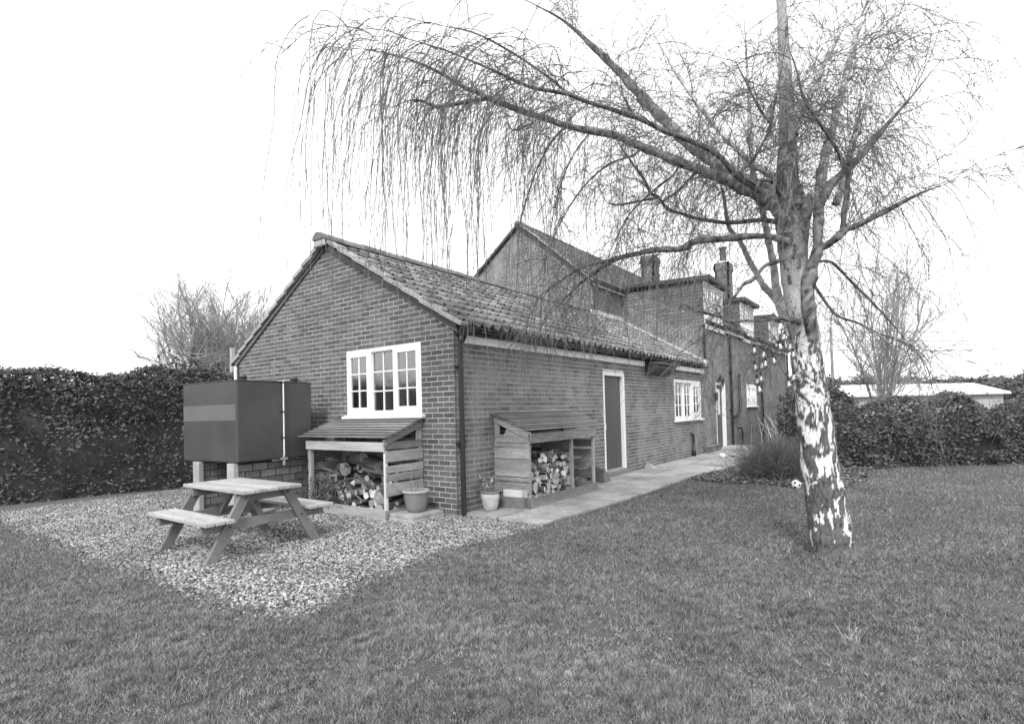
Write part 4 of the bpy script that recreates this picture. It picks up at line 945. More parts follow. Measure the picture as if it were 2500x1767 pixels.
# loose block and bits behind the table
c = gz(632, 1280); o = MB().box((-.20, -.09, 0), (.20, .09, .16)).build('concrete_block', M_BLOCK, None, bevel=.006); o.location = (c[0]+.1, c[1]+.1, .0); o.rotation_euler = (0, 0, .5); tag(o, 'loose concrete block lying on the gravel under the picnic table', 'concrete block')
c = gz(1590, 1147); o = MB().quadbox([(-.16, -.12, 0), (.16, -.12, 0), (.14, .1, 0), (-.12, .12, 0), (-.1, -.04, .10), (.03, -.05, .07), (.0, .07, .12), (-.08, .06, .14)]).build('broken_stone', M_PBLOCK, None, bevel=.008); o.location = (c[0], -.16, .045); tag(o, 'broken pale lump of stone at the foot of the long wall', 'stone')
o = MB().prism([(0, 0, 0), (.30, 0, 0), (.06, 0, .26), (0, 0, .27)], (0, .32, 0)).build('wooden_ramp', M_TLEG, None, bevel=.006); o.location = (3.72, -.36, .047); tag(o, 'small wedge-shaped timber box on the path beside the dark door', 'wooden box')
mb = MB(); mb.box((11.0, -.14, .0), (12.40, -.005, .20)); mb.box((11.0, -.16, .20), (12.42, -.005, .235)); mb.build('plinth', M_BRICK2, HOUSE, bevel=.006)
o = MB().box((12.3, -.75, .0), (13.9, -.02, .10)).build('entrance_step', M_SLAB, HOUSE, bevel=.01)
c = gz(1764, 1118, .05); o = MB().lathe([(0, 0), (.065, 0), (.085, .12), (.08, .125), (.07, .11), (.055, .01), (0, .01)], 20).build('white_pot', M_WHITE, None, smooth=True); o.location = (c[0], c[1], .046); tag(o, 'small white pot on the path by the entrance step', 'plant pot')
# wall lantern
LN = thing('wall_lantern', 'dark coach lantern fixed above the glazed entrance door', 'lantern', (12.62, -.12, 2.28))
m = MB(); m.lathe([(0, .16), (.03, .15), (.09, .05), (.11, .03), (.10, .02)], 8, (12.62, -.14, 2.28)); m.build('lantern_roof', M_BLACK, LN)
m = MB(); m.lathe([(.085, .02), (.055, -.18), (0, -.19)], 6, (12.62, -.14, 2.28)); m.build('lantern_glass', M_GLASS, LN)
m = MB(); m.tube([(12.62, 0, 2.2), (12.62, -.1, 2.46), (12.62, -.14, 2.43)], [.012]*3, 6)
for k in range(6):
    a = k*math.pi/3; m.tube([(12.62+.086*math.cos(a), -.14+.086*math.sin(a), 2.30), (12.62+.055*math.cos(a), -.14+.055*math.sin(a), 2.10)], [.006]*2, 4)
m.build('bracket', M_BLACK, LN)
n = 160; a = rng.uniform(0, 2*math.pi, n); P = np.stack([12.36+np.cos(a)*.12+rng.normal(size=n)*.02, np.full(n, -.03)+rng.normal(size=n)*.015, 1.75+np.sin(a)*.12+rng.normal(size=n)*.02], 1)
wr = clump(P, .03, 'wreath', M_LEAF); tag(wr, 'small dark wreath hung on the brick beside the entrance door', 'wreath')

# football ---------------------------------------------------------------
def football():
    ph = (1+5**.5)/2; V = [Vector(v).normalized() for v in ((0, 1, ph), (0, -1, ph), (0, 1, -ph), (0, -1, -ph), (1, ph, 0), (-1, ph, 0), (1, -ph, 0), (-1, -ph, 0), (ph, 0, 1), (-ph, 0, 1), (ph, 0, -1), (-ph, 0, -1))]
    bm = bmesh.new(); bmesh.ops.create_icosphere(bm, subdivisions=4, radius=1)
    me = bpy.data.meshes.new('football')
    for f in bm.faces:
        c = f.calc_center_median().normalized(); f.material_index = 1 if max(c.dot(v) for v in V) > math.cos(.30) else 0; f.smooth = True
    bm.to_mesh(me); bm.free(); me.materials.append(M_WHITE); me.materials.append(M_BLACK); o = bpy.data.objects.new('football', me); COL.objects.link(o)
    c = gz(1944, 1193); r = .078; o.scale = (r, r, r); o.location = (c[0], c[1], r-.005); o.rotation_euler = (.35, .5, 1.1); tag(o, 'white football with black spots lying on the grass by the birch trunk', 'football')
football()

# ------------------------------------------------------------------ birch
BT = thing('birch_tree', 'big weeping silver birch with patchy white trunk at the edge of the lawn', 'tree', tuple(gz(2037, 1352)))
D0 = 5.22
def spline(pts, k=6):
    P = np.array(pts, float); out = []
    for i in range(len(P)-1):
        p0, p1, p2, p3 = P[max(i-1, 0)], P[i], P[i+1], P[min(i+2, len(P)-1)]
        for t in np.arange(k)/k:
            out.append(.5*((2*p1)+(-p0+p2)*t+(2*p0-5*p1+4*p2-p3)*t*t+(-p0+3*p1-3*p2+p3)*t**3))
    out.append(P[-1]); return np.array(out)
def bark_tube(name, pts, sides, per, noise_amp, tone_fn, parent):
    """pts: (x,y,z,r); a displaced, painted trunk"""
    S = spline(pts, per); P = S[:, :3]; R = S[:, 3]; Dv = np.gradient(P, axis=0); Dv /= np.linalg.norm(Dv, axis=1, keepdims=True)
    ref = FW; A = np.cross(Dv, ref); A /= np.linalg.norm(A, axis=1, keepdims=True); B = np.cross(Dv, A); V = []; tone = []
    for i in range(len(P)):
        for k in range(sides):
            a = 2*math.pi*k/sides; d = A[i]*math.cos(a)+B[i]*math.sin(a); p = P[i]+d*R[i]; t, dis = tone_fn(p, R[i], i/len(P))
            V.append(p+d*(dis+noise_amp*R[i]*mnoise.noise(Vector(p*7)))); tone.append(t)
    n = len(P); i = np.arange(n-1)[:, None]*sides; k = np.arange(sides)[None]; k2 = (k+1) % sides
    Fq = np.stack([i+k, i+k2, i+sides+k2, i+sides+k], -1).reshape(-1, 4)
    return np_mesh(name, np.array(V), Fq, M_BARK if name == 'trunk' else M_BARKL, parent, smooth=True, attr=tone)
def smooth(a, b, x): t = min(max((x-a)/(b-a), 0), 1); return t*t*(3-2*t)
def trunk_tone(p, R, s):
    z = p[2]; wx = mnoise.noise(Vector(p*5))*.18
    q = Vector((p[0]*21+wx*7, p[1]*21+wx*6, z*5.6+wx*9)); n1 = mnoise.noise(q)+.6*mnoise.noise(q*2.0)+.35*mnoise.noise(q*4.3)+.15*mnoise.noise(q*9)
    if z < 2.25: thr = np.interp(z, [.03, .16, .6, 1.1, 1.5, 1.9, 2.25], [-1.1, -.42, -.24, -.16, -.02, .08, .26])
    elif z < 4.0: thr = np.interp(z, [2.25, 2.6, 2.95, 3.3, 3.9, 4.0], [.40, .50, .16, -.12, .05, .4])
    else: thr = .42
    m = smooth(thr-.035, thr+.035, n1)
    fine = mnoise.noise(Vector((p[0]*60, p[1]*60, z*22))); crack = abs(mnoise.noise(Vector((p[0]*30, p[1]*30, z*9))))
    grit = mnoise.noise(Vector((p[0]*38, p[1]*38, z*70))); white = (1-.30*smooth(.15, .5, grit))*np.interp(z, [0, 1.9, 2.3, 3, 4], [.84, .80, .56, .34, .38])+.06*fine
    band = mnoise.noise(Vector((p[0]*6, p[1]*6, z*38))); white *= 1-.45*smooth(.34, .5, band)*(z > 1.5)
    dark = .12+.05*fine-.06*smooth(.12, 0, crack)
    ln = smooth(.035, 0, abs(mnoise.noise(Vector((p[0]*11, p[1]*11, z*30+wx*20)))))*smooth(.0, .35, mnoise.noise(Vector((p[0]*9, p[1]*9, z*6))+Vector((5, 5, 5)))); white *= 1-.55*ln
    ln2 = smooth(.03, 0, abs(mnoise.noise(Vector((p[0]*34, p[1]*34, z*4)))))*.3; white *= 1-ln2
    edge = smooth(.09, .0, abs(n1-thr-.05)); t = white*(1-m)+dark*m-.10*edge*m
    dis = m*(.006-.010*smooth(.10, 0, crack))*(1 if z < 2.2 else .5)+.002*fine
    return max(t, .03), dis
def tp(px, py, r, dep=0.0): d = D0+dep; a = at(px, py, d); return (a[0], a[1], a[2], r*d/F)
trunk = [tp(2043, 1385, 78), tp(2038, 1355, 62), tp(2031, 1320, 51), tp(2022, 1260, 45.5), tp(2012, 1200, 42), tp(2000, 1120, 39), tp(1985, 1000, 37), tp(1976, 930, 36), tp(1968, 860, 32.5), tp(1963, 800, 31.5),
         tp(1955, 760, 32), tp(1948, 720, 32), tp(1941, 680, 31), tp(1938, 630, 31), tp(1935, 580, 34), tp(1929, 530, 35), tp(1924, 480, 33), tp(1921, 430, 25), tp(1923, 354, 20), tp(1921, 292, 17.5), tp(1919, 231, 16),
         tp(1914, 120, 13), tp(1906, -20, 10), tp(1895, -200, 6)]
for i in range(3):   # root flare spreads a little
    pass
bark_tube('trunk', trunk, 128, 18, .10, trunk_tone, BT)
# limbs: lists of (px, py, r_px, depth offset)
LIMBS = {
 'L1': [(1915, 520, 22, 0), (1880, 492, 19, .05), (1845, 470, 16, .1), (1800, 449, 13.5, .15), (1750, 428, 12.5, .2), (1662, 394, 11, .3), (1570, 357, 10, .4), (1508, 332, 9, .45), (1431, 316, 8.5, .5), (1385, 303, 8, .55), (1323, 283, 7.5, .6), (1240, 257, 7, .65), (1187, 234, 6, .7), (1134, 212, 5, .7), (1060, 170, 4, .7), (980, 140, 3, .7), (880, 120, 2.5, .7), (790, 130, 1.8, .7)],
 'L1b': [(1187, 236, 5, .7), (1171, 243, 5, .7), (1110, 255, 4.5, .65), (1073, 260, 4, .6), (1054, 255, 3.5, .6), (1033, 246, 3, .6), (1002, 246, 2.6, .6), (960, 262, 2, .6)],
 'L2': [(1915, 500, 20, 0), (1870, 470, 18, .2), (1830, 450, 16, .3), (1790, 428, 16, .5), (1750, 400, 15, .7), (1693, 363, 14, .9), (1647, 320, 13, 1.1), (1600, 274, 12, 1.2), (1554, 228, 11, 1.3), (1520, 190, 10, 1.4), (1450, 120, 8, 1.5), (1370, 50, 6, 1.6), (1260, -10, 4, 1.7)],
 'L3': [(1860, 470, 6, -.1), (1800, 430, 6, -.15), (1750, 375, 6, -.2), (1693, 346, 6, -.2), (1631, 323, 6, -.2), (1600, 308, 5.5, -.2), (1554, 288, 5.5, -.2), (1493, 268, 5.2, -.2), (1431, 248, 5, -.2), (1385, 229, 4.5, -.2), (1292, 212, 4, -.2), (1200, 170, 3.2, -.2), (1080, 120, 2.5, -.2), (960, 90, 2, -.2), (860, 100, 1.6, -.2)],
 'L4': [(1925, 590, 10, -.1), (1872, 576, 8, -.1), (1792, 580, 8, 0), (1737, 581, 8, .1), (1693, 588, 8.5, .2), (1662, 604, 8, .3), (1600, 607, 7, .4), (1554, 617, 6.5, .5), (1508, 628, 6, .6), (1462, 656, 5, .7), (1416, 690, 4, .8), (1372, 735, 3, .9), (1330, 775, 2, .9)],
 'L4b': [(1508, 628, 5, .6), (1470, 640, 4, .6), (1420, 655, 3, .6), (1370, 685, 2.5, .6), (1310, 730, 2, .6)],
 'L5': [(1925, 550, 8, .1), (1863, 537, 6, .2), (1810, 541, 5.5, .3), (1761, 542, 5, .4), (1700, 533, 4.5, .5), (1662, 520, 4.5, .6), (1631, 511, 4, .6), (1604, 480, 4, .6), (1588, 471, 3.5, .6), (1570, 434, 3.2, .6), (1542, 397, 3, .6), (1508, 345, 2.5, .6), (1490, 300, 2, .6)],
 'L5b': [(1604, 482, 3.2, .6), (1570, 488, 3, .6), (1508, 499, 2.5, .6), (1480, 492, 2, .6)],
 'L6': [(1950, 785, 8, -.1), (1903, 775, 5.5, -.3), (1857, 780, 4, -.4), (1811, 780, 3.6, -.5), (1774, 780, 3.6, -.5), (1754, 768, 3.5, -.5), (1718, 759, 3.2, -.5), (1690, 750, 2.6, -.45), (1665, 738, 2.2, -.4), (1645, 765, 1.6, -.4), (1632, 782, 1.1, -.4)],
 'L7': [(1915, 630, 7, -.2), (1891, 640, 5, -.3), (1866, 650, 4.5, -.35), (1840, 681, 4.5, -.4), (1817, 694, 4, -.45), (1791, 727, 4, -.5), (1758, 768, 4, -.5)],
 'L8': [(1960, 835, 12, .2), (1915, 775, 10, .5), (1908, 742, 12, .6), (1897, 693, 9, .6), (1885, 616, 8.5, .65), (1872, 554, 8, .7), (1862, 500, 7, .7), (1848, 446, 6.5, .7), (1836, 385, 6, .7), (1832, 292, 5.5, .7), (1829, 231, 5, .7), (1822, 120, 4, .7), (1815, 0, 3, .7)],
 'L9': [(1905, 745, 8, .6), (1880, 715, 7.5, .7), (1860, 693, 7, .7), (1829, 637, 6.5, .8), (1808, 594, 6, .8), (1777, 554, 5, .9), (1765, 480, 4, .9), (1745, 400, 3, .9)],
 'L10': [(1900, 445, 8, .4), (1870, 420, 7, .5), (1825, 385, 6.5, .6), (1765, 325, 6, .8), (1715, 265, 5.5, .9), (1680, 215, 5, 1), (1630, 140, 4, 1.1), (1580, 50, 3, 1.2)],
 'S2': [(1985, 830, 14, -.12), (1976, 760, 15, -.15), (1974, 700, 15.5, -.15), (1981, 655, 14, -.15), (1989, 620, 14, -.15), (1993, 590, 11.5, -.15), (1997, 540, 12, -.15), (2000, 500, 12, -.15), (2020, 462, 12, -.2), (2045, 430, 10, -.2), (2072, 405, 10, -.2), (2095, 385, 9, -.2), (2150, 320, 8, -.2), (2220, 240, 6, -.2), (2300, 140, 4, -.2)],
 'S2b': [(1995, 608, 9, -.15), (2020, 598, 8.5, -.2), (2045, 580, 8.5, -.3), (2065, 560, 8, -.3), (2092, 550, 7, -.35), (2160, 515, 6, -.4), (2250, 470, 4, -.4), (2340, 440, 2.5, -.4)],
 'S2c': [(2057, 568, 7, -.3), (2060, 520, 6.5, -.3), (2066, 480, 6, -.3), (2070, 430, 5, -.3), (2078, 380, 4, -.3), (2100, 320, 3, -.3)],
 'P1': [(1965, 520, 14, .3), (1995, 485, 13, .35), (2003, 450, 12.5, .4), (2012, 400, 11.5, .4), (2028, 340, 10, .4), (2045, 270, 9, .4), (2060, 215, 8, .4), (2080, 140, 7, .4), (2105, 40, 5, .4), (2130, -60, 3.5, .4)],
 'P2': [(2040, 500, 9, .2), (2060, 450, 8.5, .2), (2073, 400, 8, .2), (2085, 340, 7.5, .2), (2110, 270, 6.5, .2), (2150, 190, 5, .2), (2200, 90, 3.5, .2)],
 'P3': [(1935, 330, 11, .2), (1955, 270, 10, .3), (1985, 213, 9, .4), (2020, 140, 7, .5), (2070, 50, 5, .6)],
 'U1': [(2060, 405, 4, -.4), (2045, 370, 4, -.4), (2015, 320, 4, -.45), (1985, 275, 4, -.5), (1960, 235, 3.5, -.5), (1945, 180, 3, -.5), (1920, 100, 2, -.5)],
 'B1': [(1850, 455, 4.5, -.3), (1810, 420, 4.5, -.3), (1835, 395, 4.2, -.3), (1858, 355, 4, -.35), (1878, 305, 3.8, -.4), (1888, 250, 3.5, -.4), (1898, 200, 3, -.4), (1915, 110, 2, -.4)],
 'B2': [(1880, 300, 3.2, -.4), (1860, 275, 3, -.4), (1838, 235, 3, -.4), (1825, 205, 2.6, -.4), (1790, 140, 2, -.4)],
 'B3': [(1905, 480, 5, -.2), (1890, 448, 5, -.3), (1872, 440, 4.5, -.35), (1855, 443, 4.2, -.35), (1847, 462, 4, -.35), (1842, 485, 3, -.3)],
 'B4': [(1700, 420, 4, .3), (1650, 470, 3, .3), (1600, 500, 2.5, .3)],
 'ST': [(1960, 560, 15, -.1), (1968, 520, 14, -.15), (1973, 492, 13, -.15), (1976, 466, 12, -.15)],
 'ST2': [(1945, 500, 13, -.15), (1950, 470, 9, -.15), (1951, 448, 7, -.15)],
 'R1': [(1985, 690, 4, -.2), (2010, 730, 3.5, -.2), (2045, 770, 3, -.2), (2100, 790, 2.5, -.2), (2180, 830, 1.8, -.2)],
 'R2': [(1990, 640, 4, .2), (2030, 640, 3.5, .3), (2080, 690, 3, .4), (2150, 760, 2.2, .4), (2230, 850, 1.6, .4)],
 'M1': [(1570, 357, 5, .4), (1545, 380, 4.5, .4), (1490, 400, 4, .4), (1440, 440, 3.5, .4), (1400, 490, 3, .4), (1360, 560, 2.4, .4), (1335, 640, 1.8, .4)],
 'M2': [(1390, 305, 5, .55), (1360, 330, 4, .55), (1330, 375, 3.5, .55), (1305, 430, 3.2, .55), (1285, 490, 3, .5), (1272, 540, 2.4, .5), (1263, 600, 1.8, .5)],
 'M3': [(1323, 285, 4, .6), (1290, 305, 3.5, .6), (1250, 318, 3, .6), (1235, 275, 2.4, .6)],
 'M4': [(1445, 318, 4, .5), (1405, 370, 3, .5), (1380, 420, 2.6, .5), (1360, 480, 2.2, .5), (1345, 560, 1.6, .5)],
 'M5': [(1662, 396, 4.5, .3), (1640, 430, 4, .3), (1590, 470, 3.4, .3), (1540, 520, 3, .3), (1500, 590, 2.2, .3), (1470, 660, 1.6, .3)],
 'E4': [(1385, 229, 3.5, -.2), (1340, 190, 3, -.1), (1250, 130, 2.5, .1), (1150, 80, 2, .2), (1040, 60, 1.6, .3)],
}
def limb_tone(p, R, s):
    n1 = mnoise.noise(Vector((p[0]*22, p[1]*22, p[2]*22)))+.5*mnoise.noise(Vector(p*55)); big = smooth(.045, .02, R)
    up = float(mnoise.noise(Vector(p*4))); base = .20*(1-big)+.11*big+.05*up; t = base*(1+1.4*n1); return min(max(t, .03), .45), R*.07*n1
def pale_tone(p, R, s):
    n1 = mnoise.noise(Vector((p[0]*18, p[1]*18, p[2]*18)))+.5*mnoise.noise(Vector(p*50)); return min(max(.55*(1+.7*n1), .08), .75), R*.04*n1
WORLD = {}
for k, L_ in LIMBS.items():
    pts = [(*at(x, y, D0+d), r*(D0+d)/F) for x, y, r, d in L_]
    S = spline(pts, 5); r_ = S[:, 3]; S[:, :3] += np.cumsum(rng.normal(size=(len(S), 3)), 0)*np.clip(r_*.05, .0012, .0022)[:, None]; S[:, 3] *= np.clip((1.02-np.linspace(0, 1, len(S)))/.22, .12, 1)*(.62 if k[0] in 'M' else 1.0)*(1+.035*rng.normal(size=len(S))); WORLD[k] = S
    big = L_[0][2] > 8
    bark_tube('branch', [tuple(x) for x in S], 16 if big else 8, 2 if big else 1, .3, pale_tone if k in ('L8', 'L9', 'P1', 'P2', 'P3', 'L10') else limb_tone, BT)

def grow(P0, D0_, L_, g, M_=12, kink=.10, up=0.0):
    """vectorised growth: returns (N,M+1,3)"""
    n = len(P0); P = [P0]; D = D0_/np.linalg.norm(D0_, axis=1, keepdims=True); ds = (L_/M_)[:, None]; g = np.asarray(g).reshape(-1, 1)*np.ones((n, 1))
    for i in range(M_):
        D = D+np.array([0, 0, -1.0])*g*ds+rng.normal(size=(n, 3))*kink; D /= np.linalg.norm(D, axis=1, keepdims=True); P.append(P[-1]+D*ds)
    return np.stack(P, 1)
def pick(S, n, lo=0., hi=1.):
    """random points on polylines S (list of (k,4)) with tangents"""
    t = rng.uniform(lo, hi, n)*(len(S)-1.001); i = t.astype(int); f = (t-i)[:, None]; P = S[i, :3]*(1-f)+S[i+1, :3]*f; Tn = S[i+1, :3]-S[i, :3]; Tn /= np.linalg.norm(Tn, axis=1, keepdims=True)+1e-9
    return P, Tn
def pickN(PP, n, lo=.15, hi=1.):
    N_, M_, _ = PP.shape; a = rng.integers(0, N_, n); t = rng.uniform(lo, hi, n)*(M_-1.001); i = t.astype(int); f = (t-i)[:, None]
    P = PP[a, i]*(1-f)+PP[a, i+1]*f; Tn = PP[a, i+1]-PP[a, i]; Tn /= np.linalg.norm(Tn, axis=1, keepdims=True)+1e-9; return P, Tn
TW = Bag(); A_list = []; ALL_B = []; CATK = []
def add(PP, r0, r1):
    n, m_, _ = PP.shape; R = np.linspace(1, 0, m_)[None]*(np.asarray(r0).reshape(-1, 1)-r1)+r1; TW.add(*tubes(PP, R*np.ones((n, 1)), 3))
# (limb, arching branches, direct strands, droop, where)
def side(T_, n, k=.9):
    r = rng.normal(size=(n, 3)); r[:, :] -= (r*FW).sum(1, keepdims=True)*FW*.45; return T_*.7+r/np.linalg.norm(r, axis=1, keepdims=True)*k
spec = {'L1': (44, 70, .12, 1), 'L1b': (4, 14, 0, 1), 'L2': (26, 10, .15, 1), 'L3': (26, 40, .15, 1), 'L4': (18, 44, .1, 1), 'L4b': (6, 34, .1, 1), 'L5': (14, 8, .1, 1), 'L6': (3, 4, .2, 1), 'L7': (3, 2, .1, 1), 'L8': (9, 3, .5, 1), 'L9': (6, 2, .5, 1),
        'L10': (16, 6, .2, 1), 'S2': (16, 5, .45, 1), 'S2b': (12, 10, .1, 1), 'S2c': (8, 3, .1, 1), 'P1': (16, 4, .3, 1), 'P2': (14, 4, .2, 1), 'P3': (10, 2, .2, 1), 'U1': (8, 3, 0, 1), 'B1': (9, 3, .1, 1), 'B2': (6, 3, 0, 1), 'R1': (6, 8, .1, 1), 'R2': (8, 10, .1, 1),
        'M1': (6, 12, .3, 1), 'M2': (3, 12, .2, 1), 'M3': (2, 6, .2, 1), 'M4': (4, 12, .2, 1), 'M5': (6, 12, .2, 1), 'E4': (6, 14, 0, 1), 'B4': (2, 3, 0, 1)}
for k, (na, nb_, lo, hi) in spec.items():
    S = WORLD[k]
    P, T_ = pick(S, na, lo, hi); PP = grow(P, side(T_, na)+np.array([0, 0, .25]), rng.uniform(.35, 1.05, na), rng.uniform(.5, 1.6, na), 12, .09); add(PP, rng.uniform(.0034, .006, na), .0018); A_list.append(PP)
    P, T_ = pick(S, nb_, lo, hi); L_ = rng.uniform(.5, 1.3, nb_); PP = grow(P, side(T_, nb_, .8), L_, rng.uniform(2.5, 5, nb_), 14, .075); add(PP, .0033, .0017); ALL_B.append(PP)
# the long curtain hanging at the left
for k, n, lo, hi in (('L1', 90, .56, 1), ('L3', 90, .60, 1), ('L1b', 24, .1, 1), ('E4', 50, .2, 1)):
    P, T_ = pick(WORLD[k], n, lo, hi); P = P+rng.normal(size=(n, 3))*np.array([.2, .2, .06]); PP = grow(P, T_*.8+rng.normal(size=(n, 3))*.4, rng.uniform(1.1, 2.9, n), rng.uniform(2.4, 5, n), 18, .095); add(PP, .0042, .0022); ALL_B.append(PP)
# trunk sprays
tr = spline(trunk, 4); P, T_ = pick(tr, 46, .55, .95); PP = grow(P, side(T_, 46, 1.1), rng.uniform(.4, 1.1, 46), rng.uniform(.1, 1.4, 46), 12, .09); add(PP, .004, .0014); A_list.append(PP)
# the cluster of shoots round the festoon
P = np.repeat(at(1912, 868, D0-.0)[None], 7, 0); PP = grow(P, rng.normal(size=(7, 3))*np.array([.8, .8, 1])+np.array([0, 0, .9]), rng.uniform(.15, .4, 7), .5, 10, .12); add(PP, .0035, .0014); A_list.append(PP)
P = np.repeat(at(1764, 772, D0-.5)[None], 5, 0); PP = grow(P, rng.normal(size=(5, 3)), rng.uniform(.1, .3, 5), .5, 10, .10); add(PP, .0034, .0014); A_list.append(PP)
AA = np.concatenate([x if x.shape[1] == 13 else np.stack([x[:, int(round(i*(x.shape[1]-1)/12))] for i in range(13)], 1) for x in A_list]); NB = 2500
P, T_ = pickN(AA, NB, .2, 1); PP = grow(P, side(T_, NB, .75), rng.uniform(.18, .8, NB), rng.uniform(1.2, 5, NB), 12, .085); add(PP, .0027, .0014); ALL_B.append(PP)
# fine side twigs
for group in ALL_B:
    n = int(len(group)*4.6); P, T_ = pickN(group, n, .08, 1); PP = grow(P, T_*.75+rng.normal(size=(n, 3))*.5-RT*.28*rng.random((n, 1)), rng.uniform(.05, .30, n), 1.5, 4, .11); add(PP, .0020, .0011); CATK.append(PP[:, -1])
n = 3500; P, T_ = pickN(AA, n, .1, 1); PP = grow(P, T_*.7+rng.normal(size=(n, 3))*.7, rng.uniform(.06, .34, n), 1., 4, .12); add(PP, .0021, .0011); CATK.append(PP[:, -1])
TW.build('twigs', M_TWIG, BT, kind='stuff')
C_ = np.concatenate(CATK); C_ = C_[rng.random(len(C_)) < .35]; n = len(C_); PP = np.stack([C_, C_+np.array([0, 0, -.008])+rng.normal(size=(n, 3))*.003, C_+np.array([0, 0, -.02])+rng.normal(size=(n, 3))*.005], 1)
R = np.tile(np.array([.0006, .0028, .0005]), (n, 1)); V, Fq = tubes(PP, R, 3); np_mesh('catkins', V, Fq, M_TWIG, BT, kind='stuff')

# festoon lights ---------------------------------------------------------------
BULBS = [(1841, 855), (1866, 866), (1843, 896), (1859, 893), (1869, 888), (1888, 880), (1848, 930), (1857, 924), (1853, 950), (1915, 823), (1925, 937), (1938, 921), (1936, 865), (1930, 846), (1903, 846)]
FL = thing('string_lights', 'string of clear bulbs looped round the birch trunk, above the small window', 'string lights', tuple(at(1900, 820, 4.9)))
cab = [(2010, 905, 4.95), (1950, 912, 4.8), (1938, 908, 4.78), (1925, 924, 4.78), (1905, 895, 4.8), (1888, 867, 4.8), (1869, 875, 4.8), (1859, 880, 4.8), (1848, 916, 4.8), (1853, 936, 4.8), (1857, 911, 4.8), (1843, 883, 4.82), (1841, 842, 4.85), (1866, 852, 4.85), (1903, 833, 4.85), (1915, 810, 4.85), (1930, 833, 4.8), (1936, 852, 4.8), (1960, 840, 4.85)]
S = spline([tuple(at(*c)) for c in cab], 5); m = MB(); m.tube([tuple(p) for p in S], [.0022]*len(S), 5); m.build('cable', M_BLACK, FL)
S = spline([tuple(at(*c)) for c in [(1915, 810, 4.85), (1880, 858, 5.5), (1800, 866, 8), (1740, 872, 11), (1700, 878, 14), (1660, 872, 16.0)]], 6); m = MB(); m.tube([tuple(p) for p in S], [.003]*len(S), 5); m.build('cable', M_BLACK, FL)
bme = MB().lathe([(.010, .0), (.013, -.012), (.024, -.034), (.027, -.048), (.022, -.064), (.010, -.073), (0, -.075)], 16).mesh('bulb', M_BULB, (0, 0, 0), True)
inner = MB().lathe([(.004, 0), (.010, -.02), (.012, -.045), (0, -.058)], 8).mesh('filament', M_WHITE, (0, 0, 0), True)
cme = MB().lathe([(0, .03), (.010, .03), (.011, -.002), (0, -.003)], 10).mesh('bulb_cap', M_BLACK, (0, 0, 0), True)
for x, y in BULBS:
    p = Vector(at(x, y-8, 4.82)); b = bpy.data.objects.new('bulb', bme); COL.objects.link(b); b.parent = FL; b.location = p-FL.location; b.rotation_euler = (random.uniform(-.25, .25), random.uniform(-.25, .25), 0)
    for nm, me in (('bulb_cap', cme), ('filament', inner)): c = bpy.data.objects.new(nm, me); COL.objects.link(c); c.parent = b

# shrub, bed and litter ---------------------------------------------------------------
BC = gz(1898, 1168)
BS = thing('bare_shrub', 'low rounded bare twiggy shrub in the bed beside the path', 'shrub', tuple(BC))
BG = Bag(); n = 1500; b0 = np.stack([BC[0]+rng.normal(size=n)*.17, BC[1]+rng.normal(size=n)*.17, np.zeros(n)], 1); dirs = (b0-np.array(BC))*2.1+np.array([0, 0, 1])+rng.normal(size=(n, 3))*.28
PP = grow(b0, dirs, rng.uniform(.45, .92, n), .2, 7, .13); BG.add(*tubes(PP, np.linspace(.0034, .0014, 8)[None]*np.ones((n, 1)), 3))
P, T_ = pickN(PP, 5200, .3, 1); P2 = grow(P, T_+rng.normal(size=(5200, 3))*.6, rng.uniform(.08, .28, 5200), .2, 3, .08); BG.add(*tubes(P2, np.linspace(.0022, .0012, 4)[None]*np.ones((5200, 1)), 3))
BG.build('stems', M_BUSH, BS, kind='stuff')
def litter(n, fn, size, material, name, label, cat):
    P = fn(n); V, Fq = leaf_quads(P, size, squash=.3, up=1.5); o = np_mesh(name, V, Fq, material, kind='stuff'); tag(o, label, cat)
def in_bed(n):
    P = np.stack([rng.uniform(4.7, 13, n), rng.uniform(-4.4, -1.4, n), rng.uniform(.01, .05, n)], 1); return P[inpoly(P[:, :2]+rng.normal(size=(n, 2))*.08, BED)]
litter(16000, in_bed, .035, M_LITTER, 'leaf_litter', 'dead leaves and stalks covering the soil bed by the path', 'leaf litter')
BG = Bag(); n = 260; b0 = np.stack([rng.uniform(4.9, 7.5, n), rng.uniform(-3.6, -1.7, n), np.full(n, .01)], 1); PP = grow(b0, rng.normal(size=(n, 3))*.7+np.array([0, 0, .7]), rng.uniform(.1, .3, n), 1.0, 6, .15); BG.add(*tubes(PP, np.full((n, 7), .0028), 3))
o = BG.build('dead_stalks', M_LOGE2, kind='stuff'); tag(o, 'broken dead stalks standing in the soil bed', 'dead stalks')
def on_lawn(n):
    P = np.stack([rng.uniform(-4.5, 7, n), rng.uniform(-7, -1, n), rng.uniform(.012, .026, n)], 1); return P[~inpoly(P[:, :2], GRAVEL) & ~inpoly(P[:, :2], PATH)]
litter(700, on_lawn, .017, M_LITTER, 'fallen_leaves', 'scattered small dead leaves on the open lawn', 'leaf litter')
BG = Bag(); n = 220; b0 = on_lawn(n); n = len(b0); dd = rng.normal(size=(n, 3)); dd[:, 2] = .0; PP = grow(b0, dd, rng.uniform(.04, .16, n), 0, 5, .12); PP[:, :, 2] = b0[:, None, 2]; BG.add(*tubes(PP, np.full((n, 6), .0016), 3))
o = BG.build('fallen_twigs', M_TWIG, kind='stuff'); tag(o, 'thin fallen birch twigs lying on the lawn', 'twigs')
gr_ = thing('dry_grass_tuft', 'tuft of tall dry grass at the far corner of the house behind the shrub', 'grass tuft', tuple(gz(1932, 1090)))
